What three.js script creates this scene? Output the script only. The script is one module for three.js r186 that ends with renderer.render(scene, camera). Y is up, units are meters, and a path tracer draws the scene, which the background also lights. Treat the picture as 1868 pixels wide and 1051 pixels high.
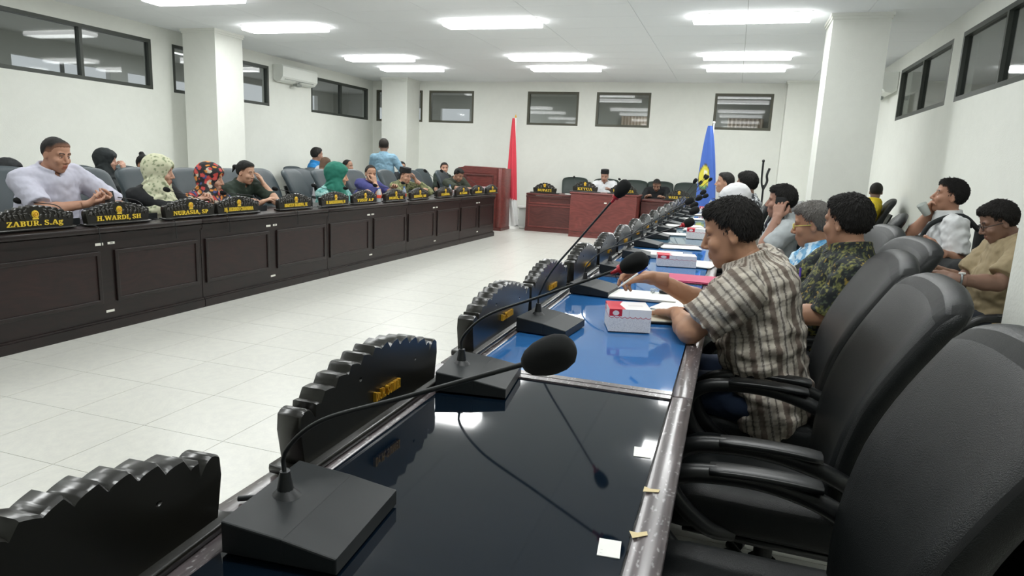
import * as THREE from 'three';
import { mergeGeometries, toCreasedNormals } from 'three/addons/utils/BufferGeometryUtils.js';
import { RectAreaLightUniformsLib } from 'three/addons/lights/RectAreaLightUniformsLib.js';
import { FontLoader } from 'three/addons/loaders/FontLoader.js';
import { TextGeometry } from 'three/addons/geometries/TextGeometry.js';
import { createNoise3D, createNoise2D } from 'simplex-noise';

// ---------- camera, sky, exposure ----------
const scene = new THREE.Scene();
const camera = new THREE.PerspectiveCamera(46.916, 1868 / 1051, 0.05, 80);
camera.position.set(0, 1.40, 0);
camera.rotation.order = 'YXZ';
camera.rotation.set(-10.694 * Math.PI / 180, 17.843 * Math.PI / 180, 2.522 * Math.PI / 180);
scene.add(camera);
scene.background = new THREE.Color().setRGB(0.93, 0.96, 0.98);   // overcast daylight, enters only through the outer corridor windows
RectAreaLightUniformsLib.init();
const renderer = new THREE.WebGLRenderer({ antialias: true });
renderer.toneMapping = THREE.LinearToneMapping;
renderer.toneMappingExposure = 1.03;
renderer.shadowMap.enabled = true;
const LAMP = 14.3;                                               // radiance of a ceiling panel
const LAMP_COLOR = new THREE.Color().setRGB(0.965, 1.0, 0.98);
const CEIL = 3.2, XL = -8.56, XR = 2.2, ZB = -14.85, ZF = 3.4;   // room shell

// ---------- helpers ----------
function rng(seed) { let s = seed >>> 0; return () => { s = (s + 0x6D2B79F5) | 0; let t = Math.imul(s ^ (s >>> 15), 1 | s); t = (t + Math.imul(t ^ (t >>> 7), 61 | t)) ^ t; return ((t ^ (t >>> 14)) >>> 0) / 4294967296; }; }
const rand = rng(7);
const n3 = createNoise3D(rng(11)), n2 = createNoise2D(rng(12));
const V = (x, y, z) => new THREE.Vector3(x, y, z);
const DEG = Math.PI / 180;
const used = {};
function numbered(n) { const k = used[n] = (used[n] || 0) + 1; return k === 1 ? n : `${n}_${String(k - 1).padStart(3, '0')}`; }
function shadow(o) { o.traverse(m => { if (m.isMesh) { m.castShadow = true; m.receiveShadow = true; } }); return o; }
function ug(g) { // strip to position/normal(/uv/color), non indexed
  const h = g.index ? g.toNonIndexed() : g; return h;
}
function boxUV(g) { // uv in metres, by dominant normal
  g = ug(g); const p = g.attributes.position, n = g.attributes.normal, uv = new Float32Array(p.count * 2);
  for (let i = 0; i < p.count; i++) {
    const ax = Math.abs(n.getX(i)), ay = Math.abs(n.getY(i)), az = Math.abs(n.getZ(i));
    let u, v; if (az >= ax && az >= ay) { u = p.getX(i); v = p.getY(i); } else if (ay >= ax) { u = p.getX(i); v = p.getZ(i); } else { u = p.getZ(i); v = p.getY(i); }
    uv[2 * i] = u; uv[2 * i + 1] = v;
  }
  g.setAttribute('uv', new THREE.BufferAttribute(uv, 2)); return g;
}
function merge(gs) {
  gs = [].concat(gs).map(g => { g = ug(g); const o = new THREE.BufferGeometry(); o.setAttribute('position', g.attributes.position); o.setAttribute('normal', g.attributes.normal); o.setAttribute('uv', g.attributes.uv || new THREE.BufferAttribute(new Float32Array(g.attributes.position.count * 2), 2)); return o; });
  return gs.length === 1 ? gs[0] : mergeGeometries(gs);
}
function part(name, gs, mat, parent, label) {
  const m = new THREE.Mesh(Array.isArray(gs) ? merge(gs) : gs, mat); m.name = name; if (label) m.userData.label = label;
  m.castShadow = m.receiveShadow = true; parent.add(m); return m;
}
function thing(name, label, category, pos = [0, 0, 0], turn = 0, group) {
  const o = new THREE.Group(); o.name = numbered(name); o.position.set(...pos); o.rotation.y = turn;
  o.userData = { label, category }; if (group) o.userData.group = group; scene.add(o); return o;
}
function one(name, label, category, gs, mat, pos = [0, 0, 0], turn = 0, group) {
  const m = new THREE.Mesh(Array.isArray(gs) ? merge(gs) : gs, mat); m.name = numbered(name); m.position.set(...pos); m.rotation.y = turn;
  m.userData = { label, category }; if (group) m.userData.group = group; m.castShadow = m.receiveShadow = true; scene.add(m); return m;
}
function structure(name, o) { o.name = name; o.userData.kind = 'structure'; scene.add(o); return shadow(o); }
function bx(w, h, d, x = 0, y = 0, z = 0) { return boxUV(new THREE.BoxGeometry(w, h, d).translate(x, y, z)); }
// rounded, segmented box with optional deformation (x,y,z)->[x,y,z]
function rbox(w, h, d, r, nx = 6, ny = 6, nz = 3, fn) {
  const g = new THREE.BoxGeometry(w, h, d, nx, ny, nz), p = g.attributes.position, q = V(0, 0, 0), c = V(0, 0, 0);
  const hx = w / 2 - r, hy = h / 2 - r, hz = d / 2 - r;
  for (let i = 0; i < p.count; i++) {
    q.fromBufferAttribute(p, i);
    // pull the grid towards the rim so that the rounding is resolved
    c.set(Math.max(-hx, Math.min(hx, q.x)), Math.max(-hy, Math.min(hy, q.y)), Math.max(-hz, Math.min(hz, q.z)));
    const dl = q.clone().sub(c); const l = dl.length();
    if (l > 1e-9) { dl.multiplyScalar(r / l); q.copy(c).add(dl); }
    if (fn) { const o = fn(q.x, q.y, q.z); q.set(o[0], o[1], o[2]); }
    p.setXYZ(i, q.x, q.y, q.z);
  }
  // weld normals over the box seams
  const m = new THREE.BufferGeometry(); m.setAttribute('position', p); m.setIndex(g.index);
  return boxUV(weldNormals(m));
}
function weldNormals(g) {
  const p = g.attributes.position, map = new Map(), ids = new Int32Array(p.count), pos = []; let n = 0;
  for (let i = 0; i < p.count; i++) { const k = `${Math.round(p.getX(i) * 2e4)},${Math.round(p.getY(i) * 2e4)},${Math.round(p.getZ(i) * 2e4)}`; let j = map.get(k); if (j === undefined) { j = n++; map.set(k, j); pos.push(p.getX(i), p.getY(i), p.getZ(i)); } ids[i] = j; }
  const idx = []; const src = g.index ? g.index.array : [...Array(p.count).keys()];
  for (let i = 0; i < src.length; i += 3) { const a = ids[src[i]], b = ids[src[i + 1]], c = ids[src[i + 2]]; if (a !== b && b !== c && a !== c) idx.push(a, b, c); }
  const o = new THREE.BufferGeometry(); o.setAttribute('position', new THREE.Float32BufferAttribute(pos, 3)); o.setIndex(idx); o.computeVertexNormals(); return o;
}
function cyl(r0, r1, h, x = 0, y = 0, z = 0, seg = 16) { return new THREE.CylinderGeometry(r0, r1, h, seg).translate(x, y, z); }
function tube(pts, r, seg = 24, rs = 8, closed = false) {
  return new THREE.TubeGeometry(new THREE.CatmullRomCurve3(pts.map(p => V(...p)), closed, 'catmullrom', 0.5), seg, r, rs, closed);
}
function bar(a, b, r, rs = 8, r2 = r) { // straight rod
  const A = V(...a), B = V(...b), g = new THREE.CylinderGeometry(r2, r, A.distanceTo(B), rs);
  g.applyQuaternion(new THREE.Quaternion().setFromUnitVectors(V(0, 1, 0), B.clone().sub(A).normalize())); const c = A.add(B).multiplyScalar(.5); g.translate(c.x, c.y, c.z); return g;
}
const ordinals = ['first', 'second', 'third', 'fourth', 'fifth', 'sixth', 'seventh', 'eighth', 'ninth', 'tenth', 'eleventh', 'twelfth', 'thirteenth', 'fourteenth', 'fifteenth', 'sixteenth', 'seventeenth', 'eighteenth', 'nineteenth', 'twentieth'];

// ---------- textures and materials ----------
function dataTex(w, h, fn, srgb = true, rep = [1, 1]) {
  const d = new Uint8Array(w * h * 4);
  for (let y = 0; y < h; y++) for (let x = 0; x < w; x++) { const c = fn(x / w, y / h); const i = 4 * (y * w + x); d[i] = c[0]; d[i + 1] = c[1]; d[i + 2] = c[2]; d[i + 3] = 255; }
  const t = new THREE.DataTexture(d, w, h); t.wrapS = t.wrapT = THREE.RepeatWrapping; t.magFilter = THREE.LinearFilter; t.minFilter = THREE.LinearMipmapLinearFilter; t.generateMipmaps = true;
  if (srgb) t.colorSpace = THREE.SRGBColorSpace; t.repeat.set(...rep); t.needsUpdate = true; return t;
}
// tiling noise on the unit square
function tn(u, v, fu, fv, s = 0) { const a = 2 * Math.PI * u, b = 2 * Math.PI * v; return n3(Math.cos(a) * fu + s, Math.sin(a) * fu + Math.cos(b) * fv * .7, Math.sin(b) * fv + s * 1.7); }
function woodTex(c0, c1, seed) {
  return dataTex(512, 512, (u, v) => {
    let g = .5 + .5 * Math.sin((v * 26 + tn(u, v, .5, 1.2, seed) * 2.2) * 2 * Math.PI / 2);
    g = g * .35 + (.5 + .5 * tn(u, v, .9, 14, seed + 3)) * .45 + (.5 + .5 * tn(u, v, .4, .6, seed + 9)) * .35;
    const f = Math.max(0, Math.min(1, g)); return [0, 1, 2].map(i => c0[i] + (c1[i] - c0[i]) * f);
  }, true, [.9, .9]);
}
const leatherBump = dataTex(256, 256, (u, v) => { const a = 128 + 60 * tn(u, v, 9, 9, 2) + 50 * tn(u, v, 20, 20, 5); return [a, a, a]; }, false, [7, 7]);
const plasterBump = dataTex(256, 256, (u, v) => { const a = 128 + 50 * tn(u, v, 6, 6, 1) + 40 * tn(u, v, 15, 15, 8); return [a, a, a]; }, false, [1.5, 1.5]);
const std = (c, r = .6, o = {}) => new THREE.MeshStandardMaterial({ color: c, roughness: r, ...o });
const phy = (c, r = .6, o = {}) => new THREE.MeshPhysicalMaterial({ color: c, roughness: r, ...o });
const wallTex = dataTex(512, 512, (u, v) => { const a = tn(u, v, 1.2, 1.2, 4) * 3 + tn(u, v, 5, 5, 2) * 2; return [230 + a * .5, 232 + a * .5, 225 + a * .5]; }, true, [.25, .25]);
const tileTex = dataTex(512, 512, (u, v) => { const a = tn(u, v, 2, 2, 14) * 3.5 + tn(u, v, 8, 8, 21) * 2.5; return [209 + a, 209 + a, 202 + a * .8]; }, true, [1.2, 1.2]);
const M = {
  wall: std(0xffffff, .85, { map: wallTex, bumpMap: plasterBump, bumpScale: .0012 }),
  corridor: std(0xcfcfcc, .9),
  ceiling: std(0xf3f6f8, .9),
  ceilingGap: std(0x9fa29e, .95),
  tile: phy(0xffffff, .34, { map: tileTex, clearcoat: .25, clearcoatRoughness: .22 }),
  grout: std(0xb9b6aa, .95),
  tileSide: std(0xd8d5c9, .8),
  darkWood: phy(0xd2d2d2, .38, { map: woodTex([20, 13, 12], [43, 25, 23], 1), clearcoat: .12, clearcoatRoughness: .3 }),
  panelWood: phy(0xd8d8d8, .42, { map: woodTex([28, 14, 13], [54, 27, 25], 4), clearcoat: .1, clearcoatRoughness: .35 }),
  redWood: phy(0xffffff, .42, { map: woodTex([92, 40, 37], [128, 62, 56], 6), clearcoat: .25, clearcoatRoughness: .3 }),
  redWoodDark: phy(0xffffff, .45, { map: woodTex([70, 34, 31], [98, 50, 45], 8), clearcoat: .2, clearcoatRoughness: .35 }),
  railWood: phy(0xffffff, .3, { map: dataTex(512, 512, (u, v) => { // worn lacquer: chips and scuffs
    const w = tn(u, v, 3, 12, 31) * .6 + tn(u, v, 8, 18, 33) * .4, k = w > .52 ? 1 : w > .42 ? .35 : 0; const g = 1 + .15 * tn(u, v, 1, 16, 35);
    return [(92 + 66 * k) * g, (84 + 72 * k) * g, (86 + 70 * k) * g]; }, true, [1.3, 1.3]), clearcoat: .7, clearcoatRoughness: .18 }),
  ebony: phy(0x15140f, .34, { clearcoat: .5, clearcoatRoughness: .22 }),
  ebonyCarve: phy(0x1d1b15, .3, { clearcoat: .6, clearcoatRoughness: .2 }),
  gold: std(0xd8a632, .35, { metalness: .35 }),
  goldPaint: std(0xe6c53e, .5),
  blueTop: phy(0x336fae, .04),
  navyTop: phy(0x0a1520, .045, { specularIntensity: .85 }),
  glassTop: phy(0x54788f, .04),
  plastic: std(0x1d2022, .48),
  plasticGrey: std(0x1f2325, .5),
  foam: std(0x0e1011, .95),
  redRing: std(0xb3202f, .4),
  leather: phy(0x0e1213, .46, { bumpMap: leatherBump, bumpScale: .0009, specularIntensity: .75 }),
  leatherLitGrey: phy(0x323e44, .45, { bumpMap: leatherBump, bumpScale: .0008, clearcoat: .1, clearcoatRoughness: .4 }),  // dark chair leather with the light on it painted in as bluish grey
  leatherGreen: phy(0x1d2b26, .5, { bumpMap: leatherBump, bumpScale: .0008 }),
  armPlastic: std(0x17191a, .36),
  chrome: std(0xb8bcc0, .25, { metalness: .9 }),
  frame: std(0x3f433e, .45, { metalness: .2 }),
  frameBrown: std(0x4a4a3c, .5),
  glass: phy(0xd6d9d9, .03, { transmission: 1, thickness: 0, ior: 1.3 }),
  paper: std(0xf2f2ee, .8), paperGrey: std(0xdcdcd8, .8),
  white: std(0xeeeeea, .55), acWhite: std(0xe9ece6, .45), acGrey: std(0x8f948f, .6),
  sticker: std(0xe8e6dc, .6), tape: std(0xd9c79a, .7),
  black: std(0x101214, .5), phone: phy(0x0d0f12, .25, { clearcoat: .6 }),
  pink: std(0xc2426a, .65), steel: std(0x9aa0a3, .35, { metalness: .8 }),
};
const font = await new FontLoader().loadAsync('fonts/droid/droid_serif_bold.typeface.json');
const fontSans = await new FontLoader().loadAsync('fonts/droid/droid_sans_bold.typeface.json');
function textGeo(s, size, depth, width, f = font) { // centred on x, base at y=0, faces +z; squeezed to width
  const g = new TextGeometry(s, { font: f, size, depth, curveSegments: 3, bevelEnabled: false }); g.computeBoundingBox(); const b = g.boundingBox, w = b.max.x - b.min.x;
  g.translate(-(b.min.x + b.max.x) / 2, 0, 0); if (width) g.scale(width / w, 1, 1); return g;
}
// ---------- room shell ----------
function wallWithHoles(u0, u1, y0, y1, holes, thick) { // shape in (u,y), extruded +z by thick
  const s = new THREE.Shape([[u0, y0], [u1, y0], [u1, y1], [u0, y1]].map(p => new THREE.Vector2(...p)));
  for (const [a, b, c, d] of holes) s.holes.push(new THREE.Path([[a, c], [a, d], [b, d], [b, c]].map(p => new THREE.Vector2(...p))));
  return new THREE.ExtrudeGeometry(s, { depth: thick, bevelEnabled: false });
}
const WY0 = 2.26, WY1 = 2.99;
const backWins = [[-8.46, -7.22], [-7.05, -5.91], [-4.606, -3.42], [-3.026, -1.85], [-.54, .605]];
const leftWins = [[-3.6, -5.6], [-5.95, -8.27], [-8.67, -10.98], [-12.32, -14.62]];   // near z, far z
const rightWins = [[-2.9, -5.7], [-6.15, -8.68], [-9.02, -11.54]];
{
  let g = boxUV(wallWithHoles(XL - .15, XR + .15, 0, CEIL + .15, backWins.map(([a, b]) => [a, b, WY0, WY1]), .15).translate(0, 0, ZB - .15));
  structure('wall_back', new THREE.Mesh(g, M.wall));
  g = wallWithHoles(ZB, ZF, 0, CEIL + .15, leftWins.map(([a, b]) => [b, a, WY0, WY1]), .15); g.rotateY(-Math.PI / 2); g.translate(XL, 0, 0); boxUV(g);
  structure('wall_left', new THREE.Mesh(boxUV(g), M.wall));
  g = wallWithHoles(ZB, ZF, 0, CEIL + .15, rightWins.map(([a, b]) => [b, a, WY0, WY1]), .15); g.rotateY(-Math.PI / 2); g.translate(XR + .15, 0, 0);
  structure('wall_right', new THREE.Mesh(boxUV(g), M.wall));
  structure('wall_front', new THREE.Mesh(bx(XR - XL + .3, CEIL + .15, .15, (XL + XR) / 2, (CEIL + .15) / 2, ZF + .075), M.wall));
  // pillars: two rows, plus the pair against the far wall
  const pillars = [[-8.275, -7.665, -9.2, -8.6], [.88, 1.47, -9.2, -8.6], [-7.95, -7.3, ZB, -14.2], [.82, 1.45, ZB, -14.45], [.87, 1.47, -2.5, -1.9], [-8.275, -7.665, -2.9, -2.3]];
  pillars.forEach(([a, b, c, d], i) => {
    const o = new THREE.Group(); part('shaft', bx(b - a, CEIL, d - c, (a + b) / 2, CEIL / 2, (c + d) / 2), M.wall, o);
    part('cornice', [bx(b - a + .05, .035, d - c + .05, (a + b) / 2, CEIL - .0175, (c + d) / 2), bx(b - a + .025, .03, d - c + .025, (a + b) / 2, CEIL - .05, (c + d) / 2)], M.wall, o);
    structure(`trim_${i + 1}`, o);
  });
  structure('baseboard_back', new THREE.Mesh(bx(XR - XL, .1, .02, (XL + XR) / 2, .05, ZB + .01), std(0x2c302b, .5)));
  structure('baseboard_left', new THREE.Mesh(bx(.02, .1, ZF - ZB, XL + .01, .05, (ZF + ZB) / 2), std(0x2c302b, .5)));
  structure('baseboard_right', new THREE.Mesh(bx(.02, .1, ZF - ZB, XR - .01, .05, (ZF + ZB) / 2), std(0x2c302b, .5)));
}
// floor: a grout bed and single tiles
{
  const f = new THREE.Group(), TX = .492, TZ = .485, x0 = -2.245, z0 = -1.985, gap = .003;
  part('slab', bx(XR - XL + 6.4, .2, ZF - ZB + 6.4, (XL + XR) / 2, -.1035, (ZF + ZB) / 2), M.grout, f);
  const variants = [0, 1, 2, 3, 4].map(k => { const g = bx(TX - gap, .012, TZ - gap, 0, -.006, 0); const uv = g.attributes.uv; for (let i = 0; i < uv.count; i++) uv.setXY(i, uv.getX(i) + k * .37, uv.getY(i) + k * .61); return g; });
  const rest = []; let n = 0;
  for (let i = -14; i < 10; i++) for (let j = -12; j < 28; j++) {
    const x = x0 + (i + .5) * TX, z = z0 - (j + .5) * TZ; if (x < XL || x > XR || z < ZB || z > ZF) continue;
    const g = variants[Math.floor(rand() * 5)];
    if (i >= -5 && i <= 5 && j >= -2 && j <= 24) { const m = part('tile', g, M.tile, f); m.position.set(x, 0, z); n++; } else rest.push(g.clone().translate(x, 0, z));
  }
  const r = part('tile_field', rest, M.tile, f); r.userData.kind = 'stuff';
  structure('floor', f);
}
// ceiling: flat boards with fine seams
{
  const c = new THREE.Group(), PX = 1.26, PZ = .635, x0 = -1.30, z0 = -8.49, gap = .004;
  part('deck', bx(XR - XL + .3, .12, ZF - ZB + .3, (XL + XR) / 2, CEIL + .075, (ZF + ZB) / 2), M.ceilingGap, c);
  const g = bx(PX - gap, .012, PZ - gap, 0, .006, 0), rest = [];
  for (let i = -7; i < 5; i++) for (let j = -20; j < 12; j++) {
    let xa = x0 + i * PX, xb = xa + PX, za = z0 - j * PZ, zb = za - PZ; if (xa >= XR || xb <= XL || zb >= ZF || za <= ZB) continue;
    xa = Math.max(xa, XL); xb = Math.min(xb, XR); za = Math.min(za, ZF); zb = Math.max(zb, ZB);
    const whole = xb - xa > PX - .001 && za - zb > PZ - .001;
    const gg = whole ? g : bx(xb - xa - gap, .012, za - zb - gap, 0, .006, 0), X = (xa + xb) / 2, Z = (za + zb) / 2;
    if (Z < -5.6) { const m = part('panel', gg, M.ceiling, c); m.position.set(X, CEIL, Z); } else rest.push(gg.clone().translate(X, CEIL, Z));
  }
  const r = part('panel_field', rest, M.ceiling, c); r.userData.kind = 'stuff';
  structure('ceiling', c);
}
// windows: frame, mullion, panes. u runs along the wall
let winNo = 0;
function windowUnit(u0, u1, orient, mull, mat) {
  const o = new THREE.Group(), w = Math.abs(u1 - u0), h = WY1 - WY0, b = .05, d = .08, uc = (u0 + u1) / 2;
  const fr = part('window_frame', [bx(w, b, d, 0, h - b / 2, 0), bx(w, b, d, 0, b / 2, 0), bx(b, h - 2 * b, d, -w / 2 + b / 2, h / 2, 0), bx(b, h - 2 * b, d, w / 2 - b / 2, h / 2, 0)], mat, o);
  const cuts = [-w / 2 + b, ...mull.map(m => m * w - w / 2), w / 2 - b];
  for (const m of mull) part('mullion', bx(b * .9, h - 2 * b, d, m * w - w / 2, h / 2, 0), mat, o);
  for (let i = 0; i + 1 < cuts.length; i++) { const a = cuts[i] + (i ? b * .45 : 0), c = cuts[i + 1] - (i + 2 < cuts.length ? b * .45 : 0); part('pane', bx(c - a, h - 2 * b, .005, (a + c) / 2, h / 2, 0), M.glass, o); }
  if (orient === 'back') o.position.set(uc, WY0, ZB - .04); else if (orient === 'left') { o.position.set(XL - .04, WY0, uc); o.rotation.y = Math.PI / 2; } else { o.position.set(XR + .04, WY0, uc); o.rotation.y = -Math.PI / 2; }
  structure(`window_${++winNo}`, o);
}
backWins.forEach(([a, b]) => windowUnit(a, b, 'back', [], M.frameBrown));
leftWins.forEach(([a, b]) => windowUnit(a, b, 'left', [.5], M.frame));
rightWins.forEach(([a, b]) => windowUnit(a, b, 'right', [.5], M.frame));
// the passage around the hall, with daylight openings in its outer left wall
{
  const D = 3.2, ox0 = XL - D, ox1 = XR + D, oz = ZB - D;
  const openings = []; for (let z = oz + .8; z < ZF - 1.5; z += 2.3) openings.push([z, z + 1.9, 1.0, z < -14.2 ? 3.06 : 2.84]);
  let g = wallWithHoles(oz, ZF, 0, CEIL + .1, openings, .12); g.rotateY(-Math.PI / 2); g.translate(ox0, 0, 0);
  structure('wall_passage_left', new THREE.Mesh(boxUV(g), M.corridor));
  const bars = []; for (const [a, b] of openings) { bars.push(bx(.05, 2.06, .05, ox0 - .06, 2.03, (a + b) / 2), bx(.05, .05, 1.9, ox0 - .06, 2.35, (a + b) / 2)); }
  structure('trim_8', new THREE.Mesh(merge(bars), M.frame));
  structure('wall_passage_back', new THREE.Mesh(boxUV(wallWithHoles(ox0 - .1, ox1 + .1, 0, CEIL + .1, [[-10.6, -9.7, 1, 2.84], [-9.4, -8.5, 1, 2.84], [-8.2, -7.3, 1, 2.84]], .12).translate(0, 0, oz - .12)), M.corridor));
  structure('wall_passage_right', new THREE.Mesh(bx(.12, CEIL + .1, ZF - oz, ox1 + .06, (CEIL + .1) / 2, (ZF + oz) / 2), M.corridor));
  structure('wall_passage_front', new THREE.Mesh(merge([bx(D, CEIL + .1, .12, XL - D / 2 - .15, (CEIL + .1) / 2, ZF + .06), bx(D, CEIL + .1, .12, XR + D / 2 + .15, (CEIL + .1) / 2, ZF + .06)]), M.corridor));
  structure('ceiling_passage', new THREE.Mesh(merge([bx(D - .15, .1, ZF - oz, XL - D / 2 - .075, CEIL + .05, (ZF + oz) / 2), bx(D - .15, .1, ZF - oz, XR + D / 2 + .075, CEIL + .05, (ZF + oz) / 2), bx(XR - XL + .3, .1, D - .15, (XL + XR) / 2, CEIL + .05, ZB - D / 2 - .075)]), M.corridor));
}
// added tube lights that brighten the passages behind the windows
for (const [x, z, turn, w] of [[XL - 1.7, -5, Math.PI / 2, 'left passage, near'], [XL - 1.7, -10.5, Math.PI / 2, 'left passage, far'], [-6, ZB - 1.7, 0, 'far passage, left'], [-1.5, ZB - 1.7, 0, 'far passage, right'], [XR + 1.7, -5, Math.PI / 2, 'right passage, near'], [XR + 1.7, -10.5, Math.PI / 2, 'right passage, far']]) {
  const t = thing('added_passage_light', `added tube light brightening the passage behind the wall windows, ${w}`, 'ceiling light', [x, CEIL - .06, z], turn, 'added passage tube lights');
  part('tray', bx(1.24, .03, .09, 0, .045, 0), M.white, t); part('tube', [cyl(.014, .014, 1.2, 0, 0, 0, 12).rotateZ(Math.PI / 2).translate(0, .016, 0)], std(0xffffff, .5, { emissive: 0xffffff, emissiveIntensity: 2 }), t);
  const l = new THREE.RectAreaLight(LAMP_COLOR, w.startsWith('left') ? 200 : w.startsWith('far') ? 260 : 230, 1.2, .05); l.position.set(0, -.002, 0); l.rotation.x = -Math.PI / 2; l.name = 'lamp'; t.add(l);
}
// ---------- ceiling light panels ----------
const rowsZ = [-1.3, -4.1, -6.85, -8.6, -11.35, -12.65], colsX = [-6.4, -3.2, 0];
const rowWords = ['above the front seats', 'above the near desks', 'just before the pillars', 'nearest row in view', 'middle row in view', 'farthest row, closest to the far wall'], colWords = ['left column', 'middle column', 'right column'];
const diffuser = std(0xffffff, .5, { emissive: 0xffffff, emissiveIntensity: 10 });
rowsZ.forEach((z, i) => colsX.forEach((x, j) => {
  const L = 1.3, W = .3, t = thing('ceiling_light', `long white ceiling light panel, ${colWords[j]}, ${rowWords[i]}`, 'ceiling light', [x, CEIL - .08, z], 0, 'ceiling light panels');
  part('housing', bx(L + .02, .008, W + .02, 0, .076, 0), M.white, t);
  part('diffuser', [rbox(L, .062, W, .014, 4, 3, 4).translate(0, .041, 0)], diffuser, t, 'glowing white diffuser');
  const l = new THREE.RectAreaLight(LAMP_COLOR, LAMP, L, W); l.position.set(0, .004, 0); l.rotation.x = -Math.PI / 2; l.name = 'lamp'; t.add(l);
}));
// ---------- conference desks ----------
const DH = .80;                                         // desk height
function panelFrame(w, h, m = .022, d = .014) { // raised moulding ring, centred
  const s = new THREE.Shape([[-w / 2, -h / 2], [w / 2, -h / 2], [w / 2, h / 2], [-w / 2, h / 2]].map(p => new THREE.Vector2(...p)));
  s.holes.push(new THREE.Path([[-w / 2 + m, -h / 2 + m], [-w / 2 + m, h / 2 - m], [w / 2 - m, h / 2 - m], [w / 2 - m, -h / 2 + m]].map(p => new THREE.Vector2(...p))));
  return boxUV(new THREE.ExtrudeGeometry(s, { depth: d, bevelEnabled: true, bevelSize: .004, bevelThickness: .004, bevelSegments: 2 }));
}
const stickerTex = (() => { const c = document.createElement('canvas'); c.width = 128; c.height = 32; const x = c.getContext('2d'); x.fillStyle = '#e9e7de'; x.fillRect(0, 0, 128, 32); x.fillStyle = '#2a2a2a'; x.font = 'bold 26px sans-serif'; x.textAlign = 'center'; x.fillText('2004', 64, 25); const t = new THREE.CanvasTexture(c); t.colorSpace = THREE.SRGBColorSpace; return t; })();
const sticker2004 = std(0xffffff, .6, { map: stickerTex });
// desk unit: front faces +z, length along x, footprint centred on z
function deskUnit(label, len, depth, pos, turn, o = {}) {
  const t = thing('conference_desk', label, 'desk', pos, turn, o.group), hd = depth / 2, H = o.h || DH, wood = o.wood || M.darkWood, pw = o.panelWood || M.panelWood, L = len - .006;
  part('front_board', bx(L, H - .055 - .08, .025, 0, .08 + (H - .135) / 2, hd - .05), wood, t);
  part('side_board', bx(.025, H - .055, depth - .09, -L / 2 + .0125, (H - .055) / 2, -.0075), wood, t);
  part('side_board', bx(.025, H - .055, depth - .09, L / 2 - .0125, (H - .055) / 2, -.0075), wood, t);
  part('plinth', [bx(L, .07, .045, 0, .035, hd - .035), bx(L, .014, .03, 0, .077, hd - .038)], wood, t);
  part('cornice', [bx(L, .03, .03, 0, H - .07, hd - .03), bx(L, .016, .018, 0, H - .093, hd - .032)], wood, t);
  if (!o.plain) {
    const pwid = (L - .36) / 2 + .07;
    for (const s of [-1, 1]) {
      const m = part('panel', bx(pwid - .04, .345, .008, s * (pwid / 2 + .065), .414, hd - .034), pw, t);
      const f = part('moulding', panelFrame(pwid, .39), wood, t); f.position.set(s * (pwid / 2 + .065), .414, hd - .038);
    }
  }
  if (o.stickers) {
    part('label_sticker', bx(.065, .02, .002, -.055, .665, hd - .036), M.sticker, t, 'white inventory sticker');
    part('label_sticker', new THREE.BoxGeometry(.06, .018, .002).translate(.045, .667, hd - .036), sticker2004, t, 'sticker with a year number');
    part('label_sticker', bx(.07, .018, .002, 0, .145, hd - .036), M.sticker, t, 'white inventory sticker');
  }
  if (o.inset) {
    const r = .05, rw = o.rear || .055, fr = o.front || .1, e = .028;
    part('edge_rail', [rbox(L, .034, rw, .008, 2, 2, 2).translate(0, H - .017, -hd + rw / 2)], o.rail || M.railWood, t, 'worn lacquered edge rail');
    part('edge_moulding', [rbox(L, .03, .02, .008, 2, 2, 2).translate(0, H - .045, -hd + .012), rbox(L, .022, .02, .006, 2, 2, 2).translate(0, H - .068, -hd + .02)], wood, t);
    part('front_rail', [rbox(L, .034, fr, .006, 2, 2, 2).translate(0, H - .017, hd - fr / 2)], o.rail || M.railWood, t);
    for (const s of [-1, 1]) part('end_rail', bx(e, .034, depth - rw - fr, s * (L / 2 - e / 2), H - .017, (rw - fr) / 2), o.rail || M.railWood, t);
    part('core_board', bx(L - 2 * e, .02, depth - rw - fr, 0, H - .03, (rw - fr) / 2), wood, t);
    part('desk_inlay', bx(L - 2 * e - .004, .012, depth - rw - fr - .004, 0, H - .0105, (rw - fr) / 2), o.inset, t, o.insetLabel);
  } else {
    part('desktop', [rbox(L, .055, depth, .018, 4, 4, 4).translate(0, H - .0275, 0)], wood, t);
  }
  return t;
}
// left row: front line from (-4.476,-2.96) to (-4.303,-12.02)
const LX = z => -4.476 - (z + 2.96) * .0191, LT = Math.PI / 2 - .0191;
const leftCuts = [-.95, -2.86, -4.72, -6.62, -8.53, -10.40, -12.02];
for (let i = 0; i + 1 < leftCuts.length; i++) {
  const a = leftCuts[i], b = leftCuts[i + 1], zc = (a + b) / 2, dep = .66;
  deskUnit(['dark panelled desk of the left row, beyond the left picture edge', 'dark panelled desk of the left row closest to the left picture edge', 'second dark panelled desk from the left edge in the left row', 'third dark panelled desk from the left edge in the left row', 'fourth dark panelled desk from the left edge in the left row', 'last dark panelled desk of the left row, next to the wooden lectern'][i],
    (a - b), dep, [LX(zc) - dep / 2 + .04, 0, zc], LT, { stickers: true, group: 'panelled desks of the left row' });
}
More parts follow.
